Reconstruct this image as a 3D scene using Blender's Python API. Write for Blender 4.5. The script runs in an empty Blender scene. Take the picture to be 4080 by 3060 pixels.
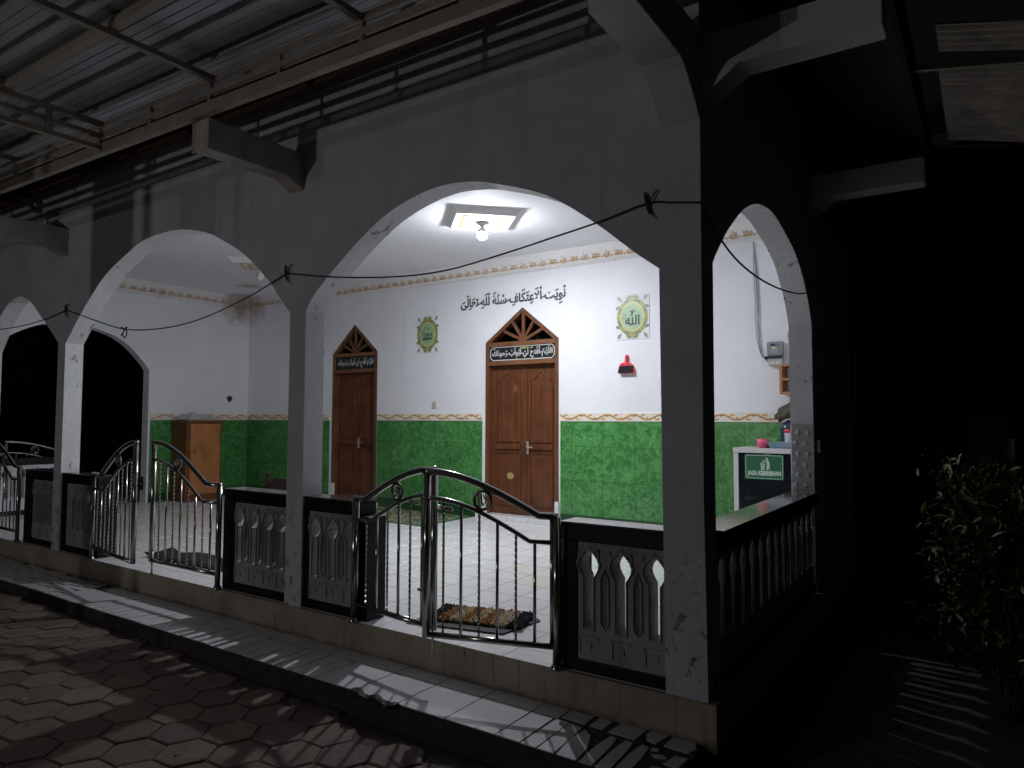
import bpy, bmesh, math, random
from mathutils import Vector, Matrix
random.seed(7)
sc = bpy.context.scene
COL = sc.collection
PI = math.pi

# ------------------------------------------------------------------ materials
def new_mat(name):
    m = bpy.data.materials.new(name); m.use_nodes = True
    nt = m.node_tree; b = nt.nodes['Principled BSDF']
    return m, nt, b

def mat(name, col, rough=0.6, metal=0.0, var=0.0, vscale=6.0, bump=0.0, bscale=40.0, spec=0.5, col2=None, coat=0.0):
    """plain surface with soft noise variation and fine bump"""
    m, nt, b = new_mat(name)
    N, L = nt.nodes, nt.links
    b.inputs['Base Color'].default_value = (*col, 1)
    b.inputs['Roughness'].default_value = rough
    b.inputs['Metallic'].default_value = metal
    b.inputs['Specular IOR Level'].default_value = spec
    b.inputs['Coat Weight'].default_value = coat
    tc = N.new('ShaderNodeTexCoord')
    if var > 0 or col2:
        n = N.new('ShaderNodeTexNoise'); n.inputs['Scale'].default_value = vscale; n.inputs['Detail'].default_value = 8
        n.inputs['Roughness'].default_value = 0.65
        L.new(tc.outputs['Object'], n.inputs['Vector'])
        r = N.new('ShaderNodeValToRGB')
        r.color_ramp.elements[0].position = 0.3; r.color_ramp.elements[1].position = 0.7
        c2 = col2 or tuple(min(1, c * (1 + var)) for c in col)
        c1 = col if col2 else tuple(c * (1 - var) for c in col)
        r.color_ramp.elements[0].color = (*c1, 1); r.color_ramp.elements[1].color = (*c2, 1)
        L.new(n.outputs['Fac'], r.inputs['Fac']); L.new(r.outputs['Color'], b.inputs['Base Color'])
    if bump > 0:
        n2 = N.new('ShaderNodeTexNoise'); n2.inputs['Scale'].default_value = bscale; n2.inputs['Detail'].default_value = 6
        L.new(tc.outputs['Object'], n2.inputs['Vector'])
        bp = N.new('ShaderNodeBump'); bp.inputs['Strength'].default_value = bump; bp.inputs['Distance'].default_value = 0.01
        L.new(n2.outputs['Fac'], bp.inputs['Height']); L.new(bp.outputs['Normal'], b.inputs['Normal'])
    return m

def mixc(nt, fac, a, b_):
    mx = nt.nodes.new('ShaderNodeMix'); mx.data_type = 'RGBA'
    for s, v in ((mx.inputs[0], fac), (mx.inputs[6], a), (mx.inputs[7], b_)):
        if hasattr(v, 'links') or isinstance(v, bpy.types.NodeSocket): nt.links.new(v, s)
        elif isinstance(v, (int, float)): s.default_value = v
        else: s.default_value = (*v, 1)
    return mx.outputs[2]

def ramp(nt, src, p0, p1, c0=(0, 0, 0), c1=(1, 1, 1)):
    r = nt.nodes.new('ShaderNodeValToRGB')
    r.color_ramp.elements[0].position = p0; r.color_ramp.elements[1].position = p1
    r.color_ramp.elements[0].color = (*c0, 1); r.color_ramp.elements[1].color = (*c1, 1)
    nt.links.new(src, r.inputs['Fac']); return r.outputs['Color']

def noise(nt, scale, detail=6, vec=None, rough=0.6, dist=0.0):
    n = nt.nodes.new('ShaderNodeTexNoise'); n.inputs['Scale'].default_value = scale
    n.inputs['Detail'].default_value = detail; n.inputs['Roughness'].default_value = rough
    n.inputs['Distortion'].default_value = dist
    if vec is None:
        tc = nt.nodes.new('ShaderNodeTexCoord'); vec = tc.outputs['Object']
    nt.links.new(vec, n.inputs['Vector']); return n.outputs['Fac']

def bumpn(nt, b, h, strength=0.3, dist=0.01):
    bp = nt.nodes.new('ShaderNodeBump'); bp.inputs['Strength'].default_value = strength
    bp.inputs['Distance'].default_value = dist
    nt.links.new(h, bp.inputs['Height']); nt.links.new(bp.outputs['Normal'], b.inputs['Normal'])

def mapped(nt, scale=(1, 1, 1), loc=(0, 0, 0)):
    tc = nt.nodes.new('ShaderNodeTexCoord'); mp = nt.nodes.new('ShaderNodeMapping')
    mp.inputs['Scale'].default_value = scale; mp.inputs['Location'].default_value = loc
    nt.links.new(tc.outputs['Object'], mp.inputs['Vector']); return mp.outputs['Vector']

def m_math(nt, op, a, b_=None, c=None):
    n = nt.nodes.new('ShaderNodeMath'); n.operation = op
    for i, v in enumerate((a, b_, c)):
        if v is None: continue
        if isinstance(v, bpy.types.NodeSocket): nt.links.new(v, n.inputs[i])
        else: n.inputs[i].default_value = v
    return n.outputs[0]

def joints(nt, ax, pitch, off, width):
    """1 on a joint line at every pitch along axis ax (object coords)"""
    tc = nt.nodes.new('ShaderNodeTexCoord'); sp = nt.nodes.new('ShaderNodeSeparateXYZ')
    nt.links.new(tc.outputs['Object'], sp.inputs[0])
    v = m_math(nt, 'DIVIDE', m_math(nt, 'SUBTRACT', sp.outputs[ax], off), pitch)
    f = m_math(nt, 'FRACT', v)
    d = m_math(nt, 'ABSOLUTE', m_math(nt, 'SUBTRACT', f, 0.5))
    return m_math(nt, 'GREATER_THAN', d, 0.5 - width / pitch / 2)

def cells(nt, pitches, offs):
    """random value per tile"""
    tc = nt.nodes.new('ShaderNodeTexCoord'); sp = nt.nodes.new('ShaderNodeSeparateXYZ')
    nt.links.new(tc.outputs['Object'], sp.inputs[0]); cb = nt.nodes.new('ShaderNodeCombineXYZ')
    for i in range(3):
        if pitches[i]:
            nt.links.new(m_math(nt, 'FLOOR', m_math(nt, 'DIVIDE', m_math(nt, 'SUBTRACT', sp.outputs[i], offs[i]), pitches[i])), cb.inputs[i])
    w = nt.nodes.new('ShaderNodeTexWhiteNoise'); nt.links.new(cb.outputs[0], w.inputs['Vector'])
    return w.outputs['Value']

# painted plaster, with grime and water stain near the ceiling corner
def plaster(name, col, stains=0.25, bump=0.25, peel=False, corner=False, low=False):
    m, nt, b = new_mat(name)
    c = mixc(nt, ramp(nt, noise(nt, 2.2, 8), 0.35, 0.75), col, tuple(x * (1 - stains * 0.35) for x in col))
    c = mixc(nt, ramp(nt, noise(nt, 30, 4), 0.62, 0.72), c, tuple(x * (1 - stains * 0.3) for x in col))
    c = mixc(nt, ramp(nt, noise(nt, 1, 7, mapped(nt, (5, 5, 0.35)), 0.7), 0.56, 0.8), c, tuple(x * (1 - stains * 0.55) for x in col))
    if peel:
        v = mapped(nt, (7, 7, 4.2))
        msk = ramp(nt, noise(nt, 1.0, 7, v, 0.7), 0.60, 0.63)
        c = mixc(nt, msk, c, (0.30, 0.30, 0.30))
    if low or corner:
        tc = nt.nodes.new('ShaderNodeTexCoord'); sp = nt.nodes.new('ShaderNodeSeparateXYZ')
        nt.links.new(tc.outputs['Object'], sp.inputs[0])
    if low:      # flaked and mouldy spots on the lower part of the pillars
        h = nt.nodes.new('ShaderNodeMapRange'); h.inputs[1].default_value = 0.0; h.inputs[2].default_value = 0.95
        h.inputs[3].default_value = 1.0; h.inputs[4].default_value = 0.0
        nt.links.new(sp.outputs[2], h.inputs[0])
        msk = m_math(nt, 'MULTIPLY', ramp(nt, noise(nt, 11, 6, None, 0.65), 0.55, 0.60), h.outputs[0])
        c = mixc(nt, m_math(nt, 'MULTIPLY', msk, 0.95), c, (0.05, 0.045, 0.04))
    if corner:   # brown leak in the far left ceiling corner
        vd = nt.nodes.new('ShaderNodeVectorMath'); vd.operation = 'DISTANCE'; vd.inputs[1].default_value = (-10.05, 4.35, 3.45)
        nt.links.new(tc.outputs['Object'], vd.inputs[0])
        dd = m_math(nt, 'ADD', vd.outputs['Value'], m_math(nt, 'MULTIPLY', noise(nt, 5, 5), 0.55))
        msk = ramp(nt, dd, 0.38, 0.72, (1, 1, 1), (0, 0, 0))
        c = mixc(nt, m_math(nt, 'MULTIPLY', msk, 0.75), c, (0.25, 0.15, 0.06))
        vd2 = nt.nodes.new('ShaderNodeVectorMath'); vd2.operation = 'DISTANCE'; vd2.inputs[1].default_value = (-9.05, 3.75, 3.6)
        nt.links.new(tc.outputs['Object'], vd2.inputs[0])
        d2 = m_math(nt, 'ADD', vd2.outputs['Value'], m_math(nt, 'MULTIPLY', noise(nt, 7, 5), 0.3))
        c = mixc(nt, m_math(nt, 'MULTIPLY', ramp(nt, d2, 0.2, 0.42, (1, 1, 1), (0, 0, 0)), 0.6), c, (0.28, 0.18, 0.09))
    nt.links.new(c, b.inputs['Base Color'])
    b.inputs['Roughness'].default_value = 0.75
    b.inputs['Specular IOR Level'].default_value = 0.25
    h = m_math(nt, 'ADD', m_math(nt, 'MULTIPLY', noise(nt, 7, 3), 2.2), noise(nt, 60, 5))
    bumpn(nt, b, h, bump, 0.006)
    return m

M = {}
M['wall'] = plaster('white_wall_paint', (0.82, 0.82, 0.85), 0.2, 0.25, corner=True)
M['facade'] = plaster('facade_paint', (0.62, 0.62, 0.66), 0.55, 0.55, low=True)
M['reveal'] = plaster('pillar_paint', (0.78, 0.78, 0.80), 0.3, 0.9, peel=True)
M['concrete'] = mat('beam_concrete', (0.42, 0.39, 0.35), 0.85, var=0.25, vscale=5, bump=0.5, bscale=25)
M['cornice'] = plaster('cornice_white', (0.78, 0.76, 0.75), 0.2, 0.1, corner=True)
M['gold'] = mat('gold_ornament', (0.52, 0.29, 0.09), 0.5, var=0.25, vscale=20)
M['cream'] = mat('border_cream', (0.78, 0.72, 0.63), 0.35, var=0.08, vscale=15)

def green_tile(name, px, ox, oz, ax=0):
    m, nt, b = new_mat(name)
    vec = mapped(nt)
    base = ramp(nt, noise(nt, 10, 7, vec, 0.68, 1.4), 0.40, 0.60, (0.026, 0.150, 0.030), (0.100, 0.310, 0.090))
    vo = nt.nodes.new('ShaderNodeTexVoronoi'); vo.feature = 'DISTANCE_TO_EDGE'; vo.inputs['Scale'].default_value = 8
    nv = nt.nodes.new('ShaderNodeTexNoise'); nv.inputs['Scale'].default_value = 9; nv.inputs['Detail'].default_value = 5
    nt.links.new(vec, nv.inputs['Vector'])
    va = nt.nodes.new('ShaderNodeVectorMath'); va.operation = 'MULTIPLY_ADD'; va.inputs[1].default_value = (0.28,) * 3
    nt.links.new(nv.outputs['Color'], va.inputs[0]); nt.links.new(vec, va.inputs[2]); nt.links.new(va.outputs[0], vo.inputs['Vector'])
    vein = m_math(nt, 'MULTIPLY', ramp(nt, vo.outputs['Distance'], 0.0, 0.075, (1, 1, 1), (0, 0, 0)), ramp(nt, noise(nt, 9, 3), 0.46, 0.62))
    c = mixc(nt, m_math(nt, 'MULTIPLY', vein, 0.5), base, (0.24, 0.52, 0.22))
    c = mixc(nt, ramp(nt, noise(nt, 22, 3), 0.62, 0.72), c, (0.016, 0.11, 0.03))
    pit = (px, 0, 0.44) if ax == 0 else (0, px, 0.44); off = (ox, 0, oz) if ax == 0 else (0, ox, oz)
    cv = cells(nt, pit, off)
    hs = nt.nodes.new('ShaderNodeHueSaturation'); nt.links.new(c, hs.inputs['Color'])
    nt.links.new(m_math(nt, 'ADD', m_math(nt, 'MULTIPLY', cv, 0.22), 0.88), hs.inputs['Value'])
    j = m_math(nt, 'MAXIMUM', joints(nt, ax, px, ox, 0.009), joints(nt, 2, 0.44, oz, 0.009))
    c = mixc(nt, m_math(nt, 'MULTIPLY', j, 0.75), hs.outputs['Color'], (0.025, 0.115, 0.032))
    nt.links.new(c, b.inputs['Base Color']); b.inputs['Roughness'].default_value = 0.28
    bumpn(nt, b, m_math(nt, 'SUBTRACT', 1.0, j), 0.25, 0.002)
    return m
M['green_a'] = green_tile('green_marble_tile', 0.438, -4.74, 0.155)
M['green_b'] = green_tile('green_marble_tile_right', 0.445, -3.31, 0.15)
M['green_l'] = green_tile('green_marble_tile_side', 0.44, 4.55, 0.155, 1)
M['green_dark'] = mat('dark_green_skirting', (0.012, 0.07, 0.02), 0.3, var=0.4, vscale=14)

def floor_tile(name, pitch, ox, oy, col, grout, rough=0.12, w=0.004, dirt=0.1):
    m, nt, b = new_mat(name)
    j = m_math(nt, 'MAXIMUM', joints(nt, 0, pitch, ox, w), joints(nt, 1, pitch, oy, w))
    cv = cells(nt, (pitch, pitch, 0), (ox, oy, 0))
    base = mixc(nt, cv, tuple(x * 0.95 for x in col), col)
    base = mixc(nt, ramp(nt, m_math(nt, 'MULTIPLY', cv, 1.0), 0.955, 0.965), base, (col[0] * .98, col[1] * .93, col[2] * .72))
    base = mixc(nt, ramp(nt, noise(nt, 0.9, 4, None, .5), 0.3, 0.8), base, tuple(x * 0.93 for x in col))
    c = mixc(nt, j, base, grout)
    nt.links.new(c, b.inputs['Base Color'])
    r = m_math(nt, 'ADD', m_math(nt, 'MULTIPLY', noise(nt, 5, 6), 0.12), rough)
    nt.links.new(r, b.inputs['Roughness'])
    return m
M['floor'] = floor_tile('white_floor_tile', 0.3375, -1.2, 0.17, (0.82, 0.81, 0.82), (0.30, 0.29, 0.28), 0.20, 0.007, 0.0)
M['apron'] = mat('glazed_apron_tile', (0.62, 0.62, 0.64), 0.14, var=0.10, vscale=2.5, bump=0.03, bscale=12)
M['mortar'] = mat('brown_mortar', (0.075, 0.058, 0.045), 0.9, var=0.35, vscale=18, bump=0.8, bscale=60)

def wood(name, c1, c2, rough=0.42, axis=2):
    m, nt, b = new_mat(name)
    sc_ = [14, 14, 14]; sc_[axis] = 0.9
    c = ramp(nt, noise(nt, 1.6, 9, mapped(nt, tuple(sc_)), 0.65, 0.6), 0.3, 0.72, c1, c2)
    c = mixc(nt, ramp(nt, noise(nt, 3.0, 7, None, .7), 0.52, 0.74), c, tuple(x * 0.45 for x in c1))
    c = mixc(nt, m_math(nt, 'MULTIPLY', ramp(nt, noise(nt, 5.0, 5, None, .6), 0.64, 0.70), 0.6), c, tuple(x * 1.6 + .01 for x in c2))
    nt.links.new(c, b.inputs['Base Color']); b.inputs['Roughness'].default_value = rough
    bumpn(nt, b, noise(nt, 5, 8, mapped(nt, tuple(sc_))), 0.25, 0.003)
    return m
M['wood'] = wood('teak_door_wood', (0.070, 0.021, 0.008), (0.185, 0.062, 0.021))
M['wood_frame'] = wood('teak_frame_wood', (0.10, 0.036, 0.014), (0.19, 0.080, 0.036))
M['wood_h'] = wood('teak_rail_wood', (0.13, 0.050, 0.020), (0.24, 0.105, 0.048), axis=0)
M['wood_dark'] = wood('dark_bench_wood', (0.028, 0.012, 0.008), (0.055, 0.022, 0.014))
M['laminate'] = wood('lit_laminate', (0.42, 0.16, 0.055), (0.52, 0.22, 0.085), 0.35)  # door front coloured lighter, as the bulb lights it
M['laminate_shaded'] = wood('shaded_laminate', (0.16, 0.055, 0.020), (0.20, 0.072, 0.028), 0.35)  # same laminate with the shade of the unlit sides in its colour
M['shelf_wood'] = wood('pale_brown_shelf', (0.38, 0.17, 0.075), (0.46, 0.22, 0.10), 0.5)
M['steel'] = mat('polished_steel', (0.42, 0.40, 0.375), 0.17, 1.0, var=0.12, vscale=9)
M['dark_steel'] = mat('tarnished_steel', (0.20, 0.18, 0.16), 0.3, 1.0, var=0.3, vscale=30)
M['handle'] = mat('worn_handle', (0.55, 0.52, 0.47), 0.4, 0.5)
M['black'] = mat('black_paint', (0.004, 0.004, 0.005), 0.4, var=0.4, vscale=5, bump=0.15, bscale=15, spec=0.25)
def terrazzo():
    m, nt, b = new_mat('black_marble_top')
    c = ramp(nt, noise(nt, 1.4, 8, mapped(nt, (9, 2.5, 1)), 0.7, 1.0), 0.35, 0.75, (0.02, 0.02, 0.022), (0.16, 0.155, 0.15))
    nt.links.new(c, b.inputs['Base Color']); b.inputs['Roughness'].default_value = 0.09
    bumpn(nt, b, noise(nt, 3, 3), 0.1, 0.004); return m
M['marble_top'] = terrazzo()
M['panel'] = plaster('precast_panel', (0.42, 0.42, 0.40), 1.3, 0.9)
def plinth_mat():
    m, nt, b = new_mat('plinth_concrete')
    c = ramp(nt, noise(nt, 2.2, 8), 0.3, 0.72, (0.27, 0.235, 0.18), (0.46, 0.40, 0.31))
    drip = m_math(nt, 'MULTIPLY', ramp(nt, noise(nt, 1.0, 5, mapped(nt, (16, 4, 0.8))), 0.54, 0.76), 0.8)
    c = mixc(nt, drip, c, (0.06, 0.055, 0.048))
    tc = nt.nodes.new('ShaderNodeTexCoord'); sp = nt.nodes.new('ShaderNodeSeparateXYZ'); nt.links.new(tc.outputs['Object'], sp.inputs[0])
    low = m_math(nt, 'ADD', m_math(nt, 'MULTIPLY', noise(nt, 12, 6), 0.09), sp.outputs[2])
    c = mixc(nt, ramp(nt, m_math(nt, 'ADD', low, 0.3), 0.125, 0.175, (0.8, 0.8, 0.8), (0, 0, 0)), c, (0.045, 0.035, 0.028))
    nt.links.new(c, b.inputs['Base Color']); b.inputs['Roughness'].default_value = 0.9
    bumpn(nt, b, noise(nt, 25, 8), 0.6, 0.01); return m
M['plinth'] = plinth_mat()
M['kerb'] = mat('dirty_kerb', (0.045, 0.036, 0.030), 0.9, var=0.5, vscale=14, bump=0.9, bscale=35)
def paver_mat():
    m, nt, b = new_mat('hex_paver')
    g = nt.nodes.new('ShaderNodeNewGeometry')
    c = ramp(nt, g.outputs['Random Per Island'], 0.0, 1.0, (0.085, 0.062, 0.051), (0.175, 0.130, 0.105))
    c = mixc(nt, ramp(nt, noise(nt, 9, 8, None, .7), 0.45, 0.75), c, (0.075, 0.055, 0.045))
    c = mixc(nt, ramp(nt, noise(nt, 55, 4), 0.62, 0.74), c, (0.22, 0.17, 0.14))
    nt.links.new(c, b.inputs['Base Color']); b.inputs['Roughness'].default_value = 0.8
    bumpn(nt, b, m_math(nt, 'ADD', noise(nt, 70, 6), m_math(nt, 'MULTIPLY', noise(nt, 8, 3), 1.5)), 0.5, 0.008); return m
M['paver'] = paver_mat()
M['soil'] = mat('dark_soil', (0.050, 0.038, 0.028), 0.95, var=0.5, vscale=9, bump=1.0, bscale=25)
M['tube'] = mat('cream_tube_paint', (0.30, 0.26, 0.21), 0.5, var=0.22, vscale=6, bump=0.1)
M['sheet'] = mat('galvalume_sheet', (0.42, 0.43, 0.46), 0.42, 0.35, var=0.14, vscale=3)
M['fascia'] = mat('brown_fascia', (0.11, 0.045, 0.028), 0.6, var=0.3, vscale=8)
M['rooftile'] = mat('clay_roof_tile', (0.30, 0.24, 0.21), 0.7, var=0.35, vscale=9, bump=0.4)
M['old_sheet'] = mat('weathered_sheet', (0.28, 0.24, 0.20), 0.7, 0.0, var=0.45, vscale=7, bump=0.3)
M['dark'] = mat('dark_backing', (0.004, 0.004, 0.005), 0.8)
M['cable'] = mat('black_cable', (0.03, 0.028, 0.025), 0.6)
M['grey_cable'] = mat('grey_cable', (0.33, 0.33, 0.34), 0.6)
M['black_board'] = mat('black_board', (0.010, 0.010, 0.012), 0.45, var=0.5, vscale=30)
M['letter_white'] = mat('white_lettering', (0.62, 0.62, 0.62), 0.5)
M['letter_yellow'] = mat('yellow_lettering', (0.65, 0.58, 0.05), 0.5)
M['ink'] = mat('dark_ink', (0.035, 0.05, 0.055), 0.5, var=0.3, vscale=25)
M['ink_shadow'] = mat('green_outline_ink', (0.42, 0.47, 0.40), 0.5)
M['plaque_base'] = mat('plaque_tile', (0.74, 0.75, 0.78), 0.6, spec=0.2)
M['olive'] = mat('olive_yellow_print', (0.36, 0.36, 0.09), 0.4, var=0.25, vscale=40)
M['plaque_green'] = mat('pale_green_print', (0.22, 0.38, 0.18), 0.4, col2=(0.36, 0.50, 0.32), vscale=6)
M['plaque_grey'] = mat('grey_green_print', (0.16, 0.20, 0.13), 0.4, var=0.5, vscale=60)
M['stud'] = mat('brown_print', (0.22, 0.13, 0.06), 0.4)
M['red'] = mat('coral_red_plastic', (0.85, 0.055, 0.085), 0.35)
M['bristle'] = mat('black_bristle', (0.012, 0.012, 0.015), 0.7, var=0.5, vscale=60, bump=1.0, bscale=300)
M['pink'] = mat('pink_plastic', (0.85, 0.12, 0.25), 0.35)
M['lime'] = mat('lime_plastic', (0.20, 0.62, 0.14), 0.4)
M['blue_tray'] = mat('blue_grey_tray', (0.22, 0.33, 0.42), 0.35)
M['jar'] = mat('milky_plastic', (0.62, 0.58, 0.66), 0.3)
M['redlid'] = mat('red_lid', (0.65, 0.03, 0.03), 0.35)
M['gallon'] = mat('dark_blue_gallon', (0.035, 0.055, 0.10), 0.2)
M['bag'] = mat('dark_patterned_cloth', (0.02, 0.018, 0.015), 0.8, col2=(0.16, 0.13, 0.09), vscale=28, bump=0.6)
M['sticker'] = mat('sign_green', (0.010, 0.12, 0.045), 0.35)
M['sign_white'] = mat('sign_white', (0.50, 0.58, 0.52), 0.4)
M['alu'] = mat('white_aluminium', (0.62, 0.60, 0.60), 0.35, var=0.05)
M['glass_dark'] = mat('dark_glass', (0.008, 0.012, 0.014), 0.06, spec=0.7)
M['meter'] = mat('grey_meter_plastic', (0.24, 0.26, 0.28), 0.4)
M['meter_dark'] = mat('dark_meter_plastic', (0.035, 0.045, 0.06), 0.4)
M['key'] = mat('meter_key', (0.45, 0.47, 0.48), 0.5)
M['clear'] = mat('milky_cover', (0.42, 0.42, 0.38), 0.3)
M['navy'] = mat('navy_wool', (0.010, 0.014, 0.028), 0.95, var=0.4, vscale=60, bump=1.0, bscale=150)
M['wool_a'] = mat('cream_wool', (0.56, 0.44, 0.30), 0.95, var=0.3, vscale=40, bump=1.0, bscale=120)
M['wool_b'] = mat('ochre_wool', (0.36, 0.17, 0.055), 0.95, var=0.35, vscale=40, bump=1.0, bscale=120)
M['wool_c'] = mat('brown_wool', (0.09, 0.04, 0.02), 0.95, bump=1.0, bscale=120)
M['rubber'] = mat('black_rubber', (0.013, 0.013, 0.017), 0.7, bump=0.3, bscale=60)
def rug_mat():
    m, nt, b = new_mat('green_prayer_rug')
    v = mapped(nt, (1, 1, 1))
    c = ramp(nt, noise(nt, 9, 3, v, .5, 1.5), 0.46, 0.54, (0.010, 0.085, 0.050), (0.38, 0.31, 0.17))
    c = mixc(nt, ramp(nt, noise(nt, 26, 3), 0.52, 0.58), c, (0.012, 0.05, 0.03))
    nt.links.new(c, b.inputs['Base Color']); b.inputs['Roughness'].default_value = 0.95
    bumpn(nt, b, noise(nt, 120, 3), 0.7, 0.005); return m
M['rug'] = rug_mat()
M['cloth_grey'] = mat('clear_crumpled_plastic', (0.42, 0.41, 0.40), 0.35, var=0.3, vscale=12, bump=0.8, bscale=18)
M['leaf'] = mat('glossy_leaf', (0.028, 0.048, 0.010), 0.5, var=0.5, vscale=9, spec=0.35)
M['leaf_old'] = mat('yellowed_leaf', (0.085, 0.09, 0.015), 0.4, var=0.4, vscale=9)
M['stem'] = mat('bush_stem', (0.05, 0.035, 0.022), 0.8)
M['litter'] = mat('pale_litter', (0.42, 0.40, 0.36), 0.6)
M['socket'] = mat('ivory_socket', (0.55, 0.50, 0.42), 0.4)
M['white_plastic'] = mat('white_plastic', (0.70, 0.70, 0.70), 0.35)
M['sticker_y'] = mat('faded_yellow_sticker', (0.42, 0.33, 0.10), 0.5)
M['smudge'] = mat('dark_door_smudge', (0.045, 0.032, 0.03), 0.5)
def emis(name, col, s):
    m, nt, b = new_mat(name); nt.nodes.remove(b)
    e = nt.nodes.new('ShaderNodeEmission'); e.inputs['Color'].default_value = (*col, 1); e.inputs['Strength'].default_value = s
    nt.links.new(e.outputs[0], nt.nodes['Material Output'].inputs['Surface']); return m
M['led_disc'] = emis('led_disc', (0.90, 0.94, 1.0), 7600)
def dome_mat():
    m, nt, b = new_mat('glowing_dome'); nt.nodes.remove(b)
    e = nt.nodes.new('ShaderNodeEmission'); e.inputs['Color'].default_value = (0.90, 0.94, 1.0, 1); e.inputs['Strength'].default_value = 930
    t = nt.nodes.new('ShaderNodeBsdfTransparent'); mx = nt.nodes.new('ShaderNodeMixShader'); mx.inputs[0].default_value = 0.5
    nt.links.new(t.outputs[0], mx.inputs[1]); nt.links.new(e.outputs[0], mx.inputs[2])
    nt.links.new(mx.outputs[0], nt.nodes['Material Output'].inputs['Surface']); return m
M['bulb_on'] = dome_mat()
M['bulb_off'] = mat('unlit_bulb_glass', (0.75, 0.74, 0.70), 0.25)
M['lcd'] = emis('green_meter_led', (0.55, 0.9, 0.2), 0.8)

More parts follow.
